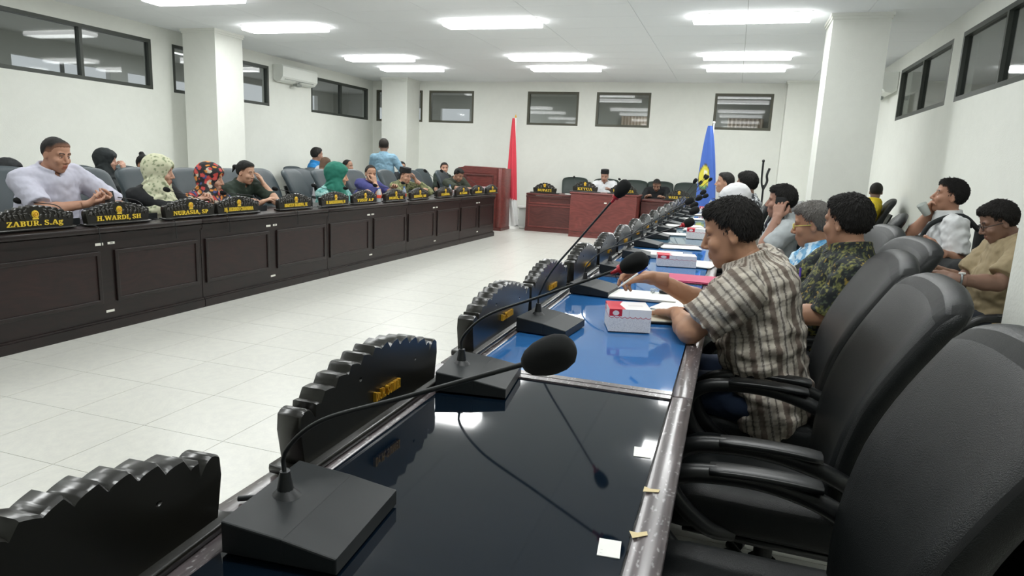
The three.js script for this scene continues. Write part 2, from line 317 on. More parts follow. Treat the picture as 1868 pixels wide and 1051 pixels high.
// right row, in front of the viewer: front faces -x
const rightCuts = [.14, -1.77, -3.68, -5.59, -7.5, -9.41, -11.32];
for (let i = 0; i + 1 < rightCuts.length; i++) {
  const a = rightCuts[i], b = rightCuts[i + 1];
  deskUnit(['near right desk with a dark glass top and worn rail', 'right-row desk with blue glass top under the red and white tissue box', 'third desk of the right row with blue glass top and papers', 'fourth desk of the right row from the viewer', 'fifth desk of the right row from the viewer', 'farthest desk of the right row'][i],
    a - b, .745, [-.4175, 0, (a + b) / 2], -Math.PI / 2, { inset: i === 0 ? M.navyTop : i < 3 ? M.blueTop : M.glassTop, insetLabel: i === 0 ? 'dark navy glass top' : 'glossy blue glass top', rear: .058, front: .1, group: 'desks of the right row' });
}
for (const [z, x] of [[-1.375, -.13], [-.982, -.132]]) one('paper_tag', z < -1.2 ? 'small white tag on dark glass desktop, farther of two by the rail' : 'small white tag on dark glass desktop, nearer of two by the rail', 'tag', [bx(.036, .0012, .05, 0, .0006, 0), bx(.004, .0004, .006, -.012, .0014, .015), bx(.004, .0004, .006, -.012, .0014, .005)], M.paper, [x, DH - .0045, z], .1);
for (const [z, k] of [[-1.2, 0], [-1.03, 1]]) { const s = new THREE.Shape([[0, -.012], [.028, -.004], [.03, .008], [.012, .004], [0, .01]].map(p => new THREE.Vector2(...p))); const g = new THREE.ExtrudeGeometry(s, { depth: .0006, bevelEnabled: false }); g.rotateX(-Math.PI / 2); one('tape_scrap', `torn beige tape scrap on the worn desk rail, ${k ? 'nearer' : 'farther'} one`, 'tape', [g], M.tape, [-.105, DH + .0003, z], k * .4); }
// head table at the far wall
{
  const t = deskUnit('left wing of the red head table, beside the red and white flag', 1.08, .7, [-3.56, 0, -13.75], 0, { wood: M.redWoodDark, panelWood: M.redWoodDark, plain: true, h: .80, group: 'head table units' });
  part('panel', bx(.92, .42, .01, 0, .32, .31), M.redWoodDark, t); const f = part('moulding', panelFrame(.96, .46), M.redWood, t); f.position.set(0, .32, .305);
  const f2 = part('moulding', panelFrame(.96, .14), M.redWood, t); f2.position.set(0, .65, .305);
  const c = thing('head_desk', 'plain red-brown central desk of the head table below the speaker', 'desk', [-2.385, 0, -13.3], 0, 'head table units');
  part('front_board', rbox(1.3, .84, .04, .006, 2, 2, 2).translate(0, .44, .33), M.redWood, c); part('side_board', bx(.03, .84, .6, -.635, .42, 0), M.redWood, c); part('side_board', bx(.03, .84, .6, .635, .42, 0), M.redWood, c);
  part('desktop', [rbox(1.34, .04, .72, .01, 2, 2, 2).translate(0, .865, 0)], M.redWood, c); part('plinth', bx(1.3, .05, .05, 0, .025, .34), M.redWood, c); part('moulding', bx(1.28, .012, .012, 0, .11, .352), M.redWoodDark, c);
  part('label_sticker', bx(.05, .022, .002, .05, .70, .352), M.sticker, c, 'white inventory sticker');
  const r = deskUnit('right wing of the red head table in front of man in black', 1.75, .7, [-.83, 0, -13.75], 0, { wood: M.redWoodDark, plain: true, h: .80, group: 'head table units' });
  for (const x of [-.43, .43]) { part('panel', bx(.72, .4, .01, x, .32, .31), M.redWood, r); const m1 = part('moulding', panelFrame(.78, .46), M.redWoodDark, r); m1.position.set(x, .32, .305); }
}
// lectern
{
  const t = thing('lectern', 'red-brown wooden lectern between the left desk row and the flag', 'lectern', [-4.95, 0, -13.2], 0);
  part('body', bx(.8, 1.16, .5, -.03, .58, 0), M.redWood, t); part('corner_post', rbox(.13, 1.27, .54, .012, 2, 2, 2).translate(.42, .635, 0), M.redWood, t); part('corner_post', rbox(.1, 1.2, .54, .012, 2, 2, 2).translate(-.44, .6, 0), M.redWood, t);
  const s = new THREE.Shape([[-.50, 1.16], [.36, 1.16], [.36, 1.275], [-.36, 1.29], [-.40, 1.265], [-.50, 1.25]].map(p => new THREE.Vector2(...p)));
  part('top_rail', boxUV(new THREE.ExtrudeGeometry(s, { depth: .5, bevelEnabled: true, bevelSize: .006, bevelThickness: .006 }).translate(0, 0, -.25)), M.redWood, t);
  part('reading_shelf', bx(.74, .03, .4, -.03, 1.1, -.02), M.redWoodDark, t);
  const f = part('moulding', panelFrame(.62, .3), M.redWoodDark, t); f.position.set(-.03, .98, .25); const f2 = part('moulding', panelFrame(.62, .6), M.redWoodDark, t); f2.position.set(-.03, .45, .25);
  part('plinth', bx(.98, .06, .56, 0, .03, 0), M.redWoodDark, t);
}
// ---------- executive armchair: faces +z ----------
function makeChair(mat) {
  const t = new THREE.Group();
  part('seat', [rbox(.52, .13, .52, .05, 10, 6, 10, (x, y, z) => [x * (1 - .06 * (z < 0 ? -z : 0)), y + .455 + (y > 0 ? -.012 * Math.cos(x * 5) * Math.cos(z * 5) : 0) - (z > .18 ? (z - .18) * .25 : 0), z + .03])], mat, t);
  part('seat_seam', [tube([[0, .507, -.2], [0, .508, 0], [0, .503, .17], [0, .488, .25], [0, .455, .292]], .0025, 14, 5)], M.armPlastic, t);
  part('backrest', [rbox(.56, .74, .11, .05, 14, 18, 5, (x, y, z) => {
    const v = (y + .37) / .74; const w = .80 + .22 * Math.sin(Math.min(1, v * 1.15) * Math.PI / 2); const yy = y + .775 - .05 * Math.pow(Math.abs(x) / .28, 3) * Math.max(0, v - .55) * 2;
    const lum = .035 * Math.sin(v * Math.PI * 1.1) - .15 * v * v * .9 - .03 * v; const wrap = .18 * x * x * (1 - .2 * v) * 2.2;
    const th = 1 - .25 * v; return [x * w, yy, z * th - .2 + lum + wrap];
  })], mat, t);
  part('back_shell', [rbox(.44, .5, .03, .012, 6, 8, 2, (x, y, z) => { const v = (y + .25) / .5; return [x, y + .68, z - .265 - .10 * v * v + .3 * x * x]; })], M.armPlastic, t);
  for (const s of [-1, 1]) {
    const g = tube([[s * .255, .585, -.215], [s * .272, .64, -.12], [s * .278, .672, .0], [s * .278, .676, .12], [s * .277, .655, .235], [s * .276, .59, .29], [s * .272, .50, .262], [s * .262, .42, .17], [s * .23, .40, .10]], .024, 48, 10);
    const a = part('armrest', g, M.armPlastic, t);
    part('arm_pad', [rbox(.062, .022, .26, .01, 3, 3, 8, (x, y, z) => [x + s * .278, y + .692 - (z * z) * .35, z + .03])], M.armPlastic, t);
  }
  part('seat_pan', [rbox(.46, .03, .44, .01, 2, 2, 2).translate(0, .385, .02)], M.armPlastic, t);
  part('gas_column', [cyl(.028, .028, .26, 0, .25, 0, 14), cyl(.045, .04, .1, 0, .16, 0, 14)], M.black, t);
  for (let k = 0; k < 5; k++) {
    const a = k / 5 * 2 * Math.PI + .3, c = Math.cos(a), s = Math.sin(a); part('base_leg', [bar([0, .125, 0], [c * .29, .08, s * .29], .024, 8, .017)], M.black, t);
    part('caster', [cyl(.028, .028, .045, 0, 0, 0, 12).rotateZ(Math.PI / 2).rotateY(-a).translate(c * .285, .029, s * .285)], M.black, t);
  }
  return t;
}
const protoChair = { black: makeChair(M.leather), grey: makeChair(M.leatherLitGrey), green: makeChair(M.leatherGreen) };
function chair(kind, label, x, z, yaw, group, s = 1) {
  const c = protoChair[kind].clone(); c.name = numbered('office_armchair'); c.position.set(x, 0, z); c.rotation.y = yaw * DEG; c.scale.setScalar(s); c.userData = { label, category: 'chair', group }; scene.add(c); return c;
}
const GR = 'black leather chairs behind the right desks', GL = 'leather chairs of the left row greyed as if lit', GH = 'dark leather chairs of the head table', GW = 'chairs along the right wall';
chair('black', 'empty black leather armchair nearest the viewer, at the right picture edge', .17, -1.32, -90, GR);
chair('black', 'empty black leather armchair between the nearest chair and the plaid-shirt man', .20, -2.06, -92, GR);
chair('black', 'black leather armchair of the man in the plaid shirt', .24, -2.73, -92, GR);
chair('black', 'black leather armchair of the man in the black and gold leaf shirt', .47, -3.42, -84, GR);
chair('black', 'black leather armchair of the grey-haired man with glasses', .50, -4.22, -84, GR);
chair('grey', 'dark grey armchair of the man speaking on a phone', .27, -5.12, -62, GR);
chair('black', 'black armchair of the woman in the white headscarf', .22, -6.05, -90, GR);
chair('black', 'black armchair of the man in the black and white patterned shirt', .28, -7.2, -90, GR);
chair('black', 'black armchair of the bearded man in far profile', .12, -8.55, -90, GR);
chair('black', 'empty black armchair behind the right row near the dark fork stand', .78, -6.7, -80, GR);
chair('black', 'empty black armchair beside the man holding a phone, behind his back', .92, -5.95, -100, GR);
chair('black', 'black chair of the man in the khaki uniform shirt', 1.6, -4.5, -90, GW);
chair('black', 'black chair of the man drinking from a glass', 1.78, -5.5, -90, GW);
chair('black', 'black chair of the man in yellow behind the right pillar', 1.70, -10.2, -95, GW);
chair('black', 'empty black chair against the right wall beside the man in yellow', 1.8, -8.1, -90, GW);
// left row
const leftChairs = [[-3.32, 'grey armchair cut by the left picture edge'], [-3.95, 'grey armchair of the man in the white shirt'], [-4.68, 'empty grey armchair right of the man in the white shirt'], [-5.3, 'grey armchair of the woman in the cream headscarf'], [-5.92, 'grey armchair of the woman in the floral headscarf'], [-6.53, 'grey armchair of the man in the dark green shirt'], [-7.14, 'empty grey armchair right of the man in dark green, left of two'], [-7.76, 'empty grey armchair left of the woman in the green headscarf'], [-8.38, 'grey armchair of the woman in the green headscarf'], [-9.2, 'grey armchair of the man in the purple shirt'], [-10.2, 'grey armchair of the man in the black cap and olive shirt'], [-11.05, 'empty grey armchair right of the man with black cap'], [-11.68, 'grey armchair of the smiling man near the lectern'], [-12.4, 'grey armchair of the man bending down near the lectern']];
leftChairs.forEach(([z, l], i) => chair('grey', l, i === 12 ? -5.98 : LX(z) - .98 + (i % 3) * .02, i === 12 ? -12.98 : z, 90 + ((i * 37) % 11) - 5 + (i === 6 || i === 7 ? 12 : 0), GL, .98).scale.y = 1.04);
// second row along the left wall
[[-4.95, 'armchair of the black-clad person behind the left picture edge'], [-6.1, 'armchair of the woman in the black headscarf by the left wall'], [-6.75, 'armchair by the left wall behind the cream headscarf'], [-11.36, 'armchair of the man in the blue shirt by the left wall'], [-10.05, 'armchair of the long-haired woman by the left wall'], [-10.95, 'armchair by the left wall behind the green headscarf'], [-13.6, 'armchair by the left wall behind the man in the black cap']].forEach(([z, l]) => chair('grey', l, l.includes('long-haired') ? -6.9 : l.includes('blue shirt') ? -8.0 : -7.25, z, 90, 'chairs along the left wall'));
// head table
[[-3.3, -14.36, 10, 'empty dark green armchair at the left of the head table'], [-2.66, -14.36, 0, 'dark green armchair of the speaker in white at the head table'], [-2.08, -14.36, -8, 'dark armchair right behind the speaker in white'], [-1.5, -14.4, 0, 'dark green armchair of the man in black at the head table'], [-.90, -14.36, 0, 'empty dark green armchair right of the man in black']].forEach(([x, z, y, l]) => chair('green', l, x, z, y, GH, 1.0));
// ---------- carved nameplates: letters face +z ----------
function plateOutline(W, h0, h1, n, open) {
  const pts = [[-W / 2 + .012, 0], [W / 2 - .012, 0]]; const N = 220;
  for (let i = 0; i <= N; i++) {
    const u = 1 - 2 * i / N, a = Math.abs(u); let y = h0 + (h1 - h0) * Math.pow(Math.cos(a * Math.PI / 2 * .98), .85);
    if (a > .84) { const k = (a - .84) / .16; y = h0 * (.8 + .5 * Math.sin(Math.min(1, k * .62 + .12) * Math.PI)); if (k > .97) y *= .72; } // upright end lobe
    else { const q = a * n * .62 + .15, f = q - Math.floor(q); y += .017 * ((f < .72 ? Math.pow(f / .72, .6) : (1 - f) / .28) - .55); } // stepped leaf tips
    pts.push([u * W / 2, Math.max(.02, y)]);
  }
  return pts;
}
function plateGeo(W, h0, h1, n, depth, holes = []) {
  const s = new THREE.Shape(plateOutline(W, h0, h1, n).map(p => new THREE.Vector2(...p)));
  for (const [x, y, rx, ry] of holes) { const h = new THREE.Path(); h.absellipse(x, y, rx, ry, 0, 2 * Math.PI, true, 0); s.holes.push(h); }
  return boxUV(toCreasedNormals(new THREE.ExtrudeGeometry(s, { depth, bevelEnabled: true, bevelSize: .003, bevelThickness: .004, bevelSegments: 1, curveSegments: 8 }).translate(0, .02, -depth / 2), .7));
}
function carvings(W, h0, h1, z, k, r0) { // leaf and scroll relief in bands above the lettering
  const gs = [], rr = rng(k);
  for (let b = 0; b < 3; b++) for (let i = 0; i < 15; i++) {
    const u = -1 + 2 * (i + .5) / 15, top = h0 + (h1 - h0) * Math.pow(Math.cos(Math.abs(u) * Math.PI / 2), .85), y = .075 + (top - .085) * ((b + .55) / 3); if (y > top || top < .09) continue;
    if (Math.abs(u) < .16 && b > 0) continue;
    const g = new THREE.SphereGeometry(1, 7, 5); g.scale(.018 + rr() * .007, .007 + rr() * .004, .009); g.rotateZ((u < 0 ? -1 : 1) * (.6 + rr() * .9) + b); g.translate(u * W * .47 + (rr() - .5) * .01, y + .02, z); gs.push(g);
  }
  return gs;
}
const PW = .6, plateBody = plateGeo(PW, .082, .158, 10, .045, [[-.17, .085, .006, .004], [.09, .11, .007, .005]]), plateCarve = [carvings(PW, .082, .158, .0265, 3), carvings(PW, .082, .158, .0265, 5)].map(g => merge(g));
const plateFoot = merge([rbox(PW + .02, .022, .085, .006, 2, 2, 2).translate(0, .011, 0)]);
const emblemG = (() => { const g = new THREE.CylinderGeometry(1, 1, 1, 20).rotateX(Math.PI / 2).scale(.026, .03, .008); const inner = new THREE.TorusGeometry(.017, .0045, 6, 18).translate(0, 0, .004); const wing = new THREE.SphereGeometry(.01, 8, 6).scale(1, 1.2, .5).translate(0, 0, .005); const rib = new THREE.BoxGeometry(.044, .011, .008).translate(0, -.032, 0); return [merge([g, rib]), merge([inner, wing])]; })();
function nameplate(label, group, x, z, turn, text, o = {}) {
  const t = thing('carved_nameplate', label, 'nameplate', [x, o.y || DH, z], turn, group), s = o.s || 1;
  part('foot', plateFoot, M.ebony, t); part('board', o.body || plateBody, o.mat || M.ebony, t);
  const cv = part('carving', o.body ? o.carve : plateCarve[Math.abs(Math.round(z * 10)) % 2], o.mat || M.ebonyCarve, t);
  if (o.emblem !== false) { const e = part('emblem', emblemG[0], M.goldPaint, t, 'gold oval emblem'); e.position.set(0, o.ey || .122, .03); const r = part('emblem_relief', emblemG[1], M.gold, e); r.position.z = .002; }
  const lt = part('lettering', merge([textGeo(text, o.size || .038, .008, o.width || .42)]), M.goldPaint, t, 'gold raised letters'); lt.position.set(0, .038, .025);
  if (o.back) { const b = part('lettering', merge([textGeo(o.back, .022, .008, o.bw || .15, fontSans)]), M.gold, t, 'gold raised letters'); b.rotation.y = Math.PI; b.position.set(o.bx || 0, .062, -.027); }
  t.scale.setScalar(s); return t;
}
const leftPlates = [[-2.62, 'H. ARIFIN'], [-3.30, 'ZABUR. S.Ag'], [-3.95, 'H.WARDI, SH'], [-4.66, 'NURASIA, SP'], [-5.25, 'Hj. HERDIN CHANDRA'], [-6.11, 'MARTEN MARINA, SE'], [-6.85, 'H. MAKHRUDDIN, M'], [-7.50, 'YUSUF A.P'], [-8.29, 'NURUL, SE'], [-9.01, 'HERDIN, SH'], [-9.9, 'SYAMSUL'], [-10.62, 'M. TAHIR'], [-11.3, 'ARMAN'], [-12.0, 'MUHLIS']];
leftPlates.forEach(([z, s], i) => nameplate([ 'carved nameplate cut off by the left picture edge', 'carved nameplate with gold letters ZABUR in front of the man in white', 'carved nameplate with gold letters WARDI left of the cream headscarf', 'carved nameplate with gold letters NURASIA below the cream headscarf', 'carved nameplate in front of the floral headscarf and man in green', 'carved nameplate in front of the two empty grey chairs', 'carved nameplate in front of the woman in the green headscarf', 'carved nameplate in front of the man in the purple shirt', 'carved nameplate right of the man in the purple shirt', 'carved nameplate in front of the man with the black cap', 'carved nameplate in front of the empty chair near the lectern', 'carved nameplate in front of the man bending down', 'second to last carved nameplate of the left row', 'last carved nameplate of the left row by the lectern'][i], 'nameplates on the left desks', LX(z) - .06, z, LT, s, { width: s.length < 9 ? .34 : .42, s: .92 }));
// right row: seen from behind, standing along the aisle edge
const rightPlates = [-.50, -1.285, -2.15, -2.78, -3.52, -4.2, -4.88, -5.54, -6.2, -6.9, -7.6, -8.3, -9.0, -9.7, -10.4, -11.05];
rightPlates.forEach((z, i) => nameplate(i === 0 ? 'carved dark nameplate in the lower left picture corner' : i === 1 ? 'large carved dark nameplate behind the nearest microphone' : `carved dark nameplate on the aisle edge of right desks, ${ordinals[i]} from the viewer`, 'nameplates on the right desks', -.742, z, -Math.PI / 2 + (i === 0 ? .06 : 0), 'ANGGOTA', { back: i === 0 ? null : i % 2 ? 'Dr.H. SUMBI' : 'Dr. SURYA', bw: .115, bx: -.02, size: .034, width: .3 }));
// openwork plates of the head table
const hb = plateGeo(.5, .07, .19, 6, .03, [[-.15, .1, .022, .016], [.15, .1, .022, .016], [-.08, .12, .02, .022], [.08, .12, .02, .022], [-.04, .155, .014, .01], [.04, .155, .014, .01], [-.2, .085, .012, .01], [.2, .085, .012, .01]]), hc = merge(carvings(.5, .07, .19, .018, 9));
[[-3.72, -13.5, .80, 'BUPATI', 'left carved nameplate of the head table reading BUPATI'], [-2.78, -13.08, .885, 'KETUA', 'carved nameplate reading KETUA on the central red desk'], [-2.02, -13.08, .885, 'WAKIL KETUA', 'carved nameplate right of the speaker, behind the microphone head'], [-.99, -13.5, .80, 'WAKIL KETUA', 'carved nameplate in front of the man in black at head table']].forEach(([x, z, y, s, l]) => nameplate(l, 'nameplates of the head table', x, z, 0, s, { y, body: hb, carve: hc, ey: .165, size: .05, width: s.length < 8 ? .3 : .4, mat: M.ebonyCarve }));
// ---------- gooseneck microphones: user side is +z ----------
function wedge(w, z0, z1, h0, h1) { const s = new THREE.Shape([[-z0, 0], [-z1, 0], [-z1, h1], [-z0, h0]].map(p => new THREE.Vector2(...p))); return boxUV(new THREE.ExtrudeGeometry(s, { depth: w, bevelEnabled: true, bevelSize: .003, bevelThickness: .003, bevelSegments: 2 }).translate(0, 0, -w / 2).rotateY(Math.PI / 2)); }
const micBaseA = wedge(.215, -.092, .005, .046, .035), micBaseB = wedge(.215, .009, .092, .0345, .020);
function microphone(label, group, x, z, turn, head, o = {}) { // head = world position of the foam centre
  const y0 = (o.y || DH) + .003, t = thing('gooseneck_microphone', label, 'microphone', [x, y0, z], turn, group), inv = new THREE.Matrix4().makeRotationY(-turn);
  part('base', micBaseA, M.plasticGrey, t); part('base_front', micBaseB, M.plasticGrey, t);
  part('collar', [cyl(.011, .026, .014, 0, .049, -.055, 16), cyl(.0085, .014, .035, 0, .068, -.055, 12)], M.plastic, t);
  const h = V(head[0] - x, head[1] - y0, head[2] - z).applyMatrix4(inv), root = V(0, .075, -.055), k1 = root.clone().add(V(0, .045, .002)), dir = h.clone().sub(k1), ln = dir.length(); dir.normalize();
  const k2 = k1.clone().addScaledVector(dir, ln * .16).add(V(0, ln * .06, 0)), end = h.clone().addScaledVector(dir, -.024);
  part('gooseneck', [tube([root.toArray(), k1.toArray(), k2.toArray(), k1.clone().addScaledVector(dir, ln * .5).add(V(0, ln * .035, 0)).toArray(), end.toArray()], o.r || .0038, 36, 8)], M.plastic, t);
  const q = new THREE.Quaternion().setFromUnitVectors(V(0, 1, 0), dir), put = g => { g.applyQuaternion(q); g.translate(h.x, h.y, h.z); return g; };
  const s = o.fs || 1; part('foam_head', [put(new THREE.LatheGeometry([[.0, -.034], [.010, -.033], [.016, -.026], [.0215, -.012], [.0235, .002], [.0225, .016], [.018, .027], [.010, .033], [0, .035]].map(p => new THREE.Vector2(p[0] * s, p[1] * s)), 20))], M.foam, t, 'black foam windscreen');
  if (o.ring) part('ring', [put(cyl(.0125, .0115, .008, 0, -.036 * s, 0, 16)), put(cyl(.006, .0045, .02, 0, -.05 * s, 0, 12))], M.redRing, t, 'red light ring');
  part('button', [cyl(.006, .006, .003, .05, .028, .05, 10)], M.plastic, t);
  return t;
}
microphone('nearest gooseneck microphone with large foam head on dark glass desk', 'right row microphones', -.595, -.855, Math.PI / 2 + .08, [-.212, 1.148, -.832], { fs: 1.12 });
microphone('second gooseneck microphone, red-ringed head before the plaid-shirt man', 'right row microphones', -.612, -1.65, Math.PI / 2 + .12, [-.21, 1.173, -1.609], { ring: true, fs: 1.05 });
microphone('third gooseneck microphone with tall upright stem before the head table', 'right row microphones', -.592, -2.335, Math.PI / 2 - .1, [-.358, 1.328, -2.287], { ring: true });
const micZ = [-3.15, -3.85, -4.6, -5.3, -6.0, -6.75, -7.5, -8.2, -8.9, -9.6, -10.3, -10.9];
micZ.forEach((z, i) => microphone(`gooseneck microphone on the right desks, ${ordinals[i + 3]} from the viewer`, 'right row microphones', -.588, z, Math.PI / 2 + (i % 3 - 1) * .1, i === 0 ? [-.20, 1.135, -3.53] : i === 1 ? [-.21, 1.16, -4.2] : i > 6 ? [-.33 - (i % 2) * .1, 1.24 + (i % 3) * .04, z + .05] : [-.28, 1.13 + (i % 3) * .03, z - .2], { ring: i === 0 }));
[[-3.62, .02], [-4.32, .06], [-4.97, .02], [-5.7, .04], [-6.48, .02], [-7.18, .0], [-7.92, .03], [-8.66, .02], [-9.45, .0], [-10.25, .02], [-10.95, .05], [-11.65, .04]].forEach(([z, k], i) => microphone(['between the ZABUR and WARDI plates', 'before the empty chair by the cream headscarf', 'right of the cream headscarf', 'by the man in dark green', 'before the empty grey chairs', 'left of the green headscarf', 'before the man in purple', 'right of the man in purple', 'before the man with black cap', 'right of the man with black cap', 'before the smiling man', 'nearest the lectern'].map(s => 'black gooseneck microphone on the left desks ' + s)[i], 'left row microphones', LX(z) - .26, z, -Math.PI / 2, [LX(z) - .52 - k, i > 8 ? 1.2 : .965 + (i % 3) * .025, z + .07]));
microphone('microphone on the left wing of the head table', 'head table microphones', -3.1, -13.72, Math.PI, [-3.25, 1.15, -14.1]);
microphone('microphone on the right of the central head desk', 'head table microphones', -1.9, -13.35, Math.PI, [-2.2, 1.16, -13.62], { y: .885 });
// ---------- people: distance fields meshed with surface nets ----------
function cap(a, b, ra, rb, ax, s) { // tapered capsule; widened s times along axis ax
  const A = [a.x, a.y, a.z], B = [b.x, b.y, b.z]; let dx = B[0] - A[0], dy = B[1] - A[1], dz = B[2] - A[2]; const k = ax ? 1 / s - 1 : 0, ux = ax ? ax.x : 0, uy = ax ? ax.y : 0, uz = ax ? ax.z : 0;
  if (ax) { const t = (dx * ux + dy * uy + dz * uz) * k; dx += ux * t; dy += uy * t; dz += uz * t; }
  const L = dx * dx + dy * dy + dz * dz || 1e-9;
  return (x, y, z) => {
    let px = x - A[0], py = y - A[1], pz = z - A[2]; if (ax) { const t = (px * ux + py * uy + pz * uz) * k; px += ux * t; py += uy * t; pz += uz * t; }
    let t = (px * dx + py * dy + pz * dz) / L; t = t < 0 ? 0 : t > 1 ? 1 : t; px -= dx * t; py -= dy * t; pz -= dz * t; return Math.sqrt(px * px + py * py + pz * pz) - (ra + (rb - ra) * t);
  };
}
function ell(cx, cy, cz, rx, ry, rz) { const m = Math.min(rx, ry, rz); return (x, y, z) => { const a = (x - cx) / rx, b = (y - cy) / ry, c = (z - cz) / rz; const k = Math.sqrt(a * a + b * b + c * c), a2 = a / rx, b2 = b / ry, c2 = c / rz, g = Math.sqrt(a2 * a2 + b2 * b2 + c2 * c2); return g < 1e-6 ? -m : k * (k - 1) / g; }; }
const smin = (a, b, k) => { const h = k - Math.abs(a - b); return h > 0 ? Math.min(a, b) - h * h / (4 * k) : Math.min(a, b); };
const smax = (a, b, k) => -smin(-a, -b, k);
function union(fs, k) { return (x, y, z) => { let d = 1e9; for (let i = 0; i < fs.length; i++) { const e = fs[i](x, y, z); d = e - d > k ? d : d - e > k ? e : smin(d, e, k); } return d; }; }
function surfaceNet(fn, lo, hi, c, colorFn) {
  const nx = Math.ceil((hi.x - lo.x) / c) + 2, ny = Math.ceil((hi.y - lo.y) / c) + 2, nz = Math.ceil((hi.z - lo.z) / c) + 2, F = new Float32Array(nx * ny * nz), B = 4, skip = c * B * .87 * 1.9;
  const id = (i, j, k) => i + nx * (j + ny * k);
  for (let k0 = 0; k0 < nz; k0 += B) for (let j0 = 0; j0 < ny; j0 += B) for (let i0 = 0; i0 < nx; i0 += B) {
    const i1 = Math.min(nx, i0 + B), j1 = Math.min(ny, j0 + B), k1 = Math.min(nz, k0 + B), d = fn(lo.x + (i0 + i1 - 1) / 2 * c, lo.y + (j0 + j1 - 1) / 2 * c, lo.z + (k0 + k1 - 1) / 2 * c), far = Math.abs(d) > skip;
    for (let k = k0; k < k1; k++) for (let j = j0; j < j1; j++) for (let i = i0; i < i1; i++) F[id(i, j, k)] = far ? d : fn(lo.x + i * c, lo.y + j * c, lo.z + k * c);
  }
  const vid = new Int32Array(nx * ny * nz).fill(-1), pos = [], idx = []; let n = 0; const co = [0, 1, nx, nx + 1, nx * ny, nx * ny + 1, nx * ny + nx, nx * ny + nx + 1], ed = [[0, 1], [2, 3], [4, 5], [6, 7], [0, 2], [1, 3], [4, 6], [5, 7], [0, 4], [1, 5], [2, 6], [3, 7]];
  for (let k = 0; k < nz - 1; k++) for (let j = 0; j < ny - 1; j++) for (let i = 0; i < nx - 1; i++) {
    const b = id(i, j, k); let m = 0; for (let q = 0; q < 8; q++) if (F[b + co[q]] < 0) m |= 1 << q; if (m === 0 || m === 255) continue;
    let sx = 0, sy = 0, sz = 0, cn = 0;
    for (const [p, q] of ed) { const a = F[b + co[p]], e = F[b + co[q]]; if ((a < 0) === (e < 0)) continue; const t = a / (a - e); sx += (p & 1) + ((q & 1) - (p & 1)) * t; sy += (p >> 1 & 1) + ((q >> 1 & 1) - (p >> 1 & 1)) * t; sz += (p >> 2) + ((q >> 2) - (p >> 2)) * t; cn++; }
    vid[b] = n++; pos.push(lo.x + (i + sx / cn) * c, lo.y + (j + sy / cn) * c, lo.z + (k + sz / cn) * c);
  }
  const quad = (a, b, cc, d, f) => { if (a < 0 || b < 0 || cc < 0 || d < 0) return; if (f) idx.push(a, b, cc, a, cc, d); else idx.push(a, cc, b, a, d, cc); };
  for (let k = 1; k < nz - 1; k++) for (let j = 1; j < ny - 1; j++) for (let i = 1; i < nx - 1; i++) {
    const b = id(i, j, k), s = F[b] < 0;
    if (s !== F[b + 1] < 0) quad(vid[b], vid[b - nx], vid[b - nx - nx * ny], vid[b - nx * ny], !s === false);
    if (s !== F[b + nx] < 0) quad(vid[b], vid[b - nx * ny], vid[b - 1 - nx * ny], vid[b - 1], !s === false);
    if (s !== F[b + nx * ny] < 0) quad(vid[b], vid[b - 1], vid[b - 1 - nx], vid[b - nx], !s === false);
  }
  const g = new THREE.BufferGeometry(); g.setAttribute('position', new THREE.Float32BufferAttribute(pos, 3)); g.setIndex(idx); g.computeVertexNormals(); if (colorFn) paint(g, colorFn); return g;
}
function paint(g, fn) { const p = g.attributes.position, c = new Float32Array(p.count * 3); for (let i = 0; i < p.count; i++) { const o = fn(p.getX(i), p.getY(i), p.getZ(i)); c[3 * i] = o[0]; c[3 * i + 1] = o[1]; c[3 * i + 2] = o[2]; } g.setAttribute('color', new THREE.BufferAttribute(c, 3)); return g; }
const lin = h => { const c = new THREE.Color(h); return [c.r, c.g, c.b]; };
const cache = {};
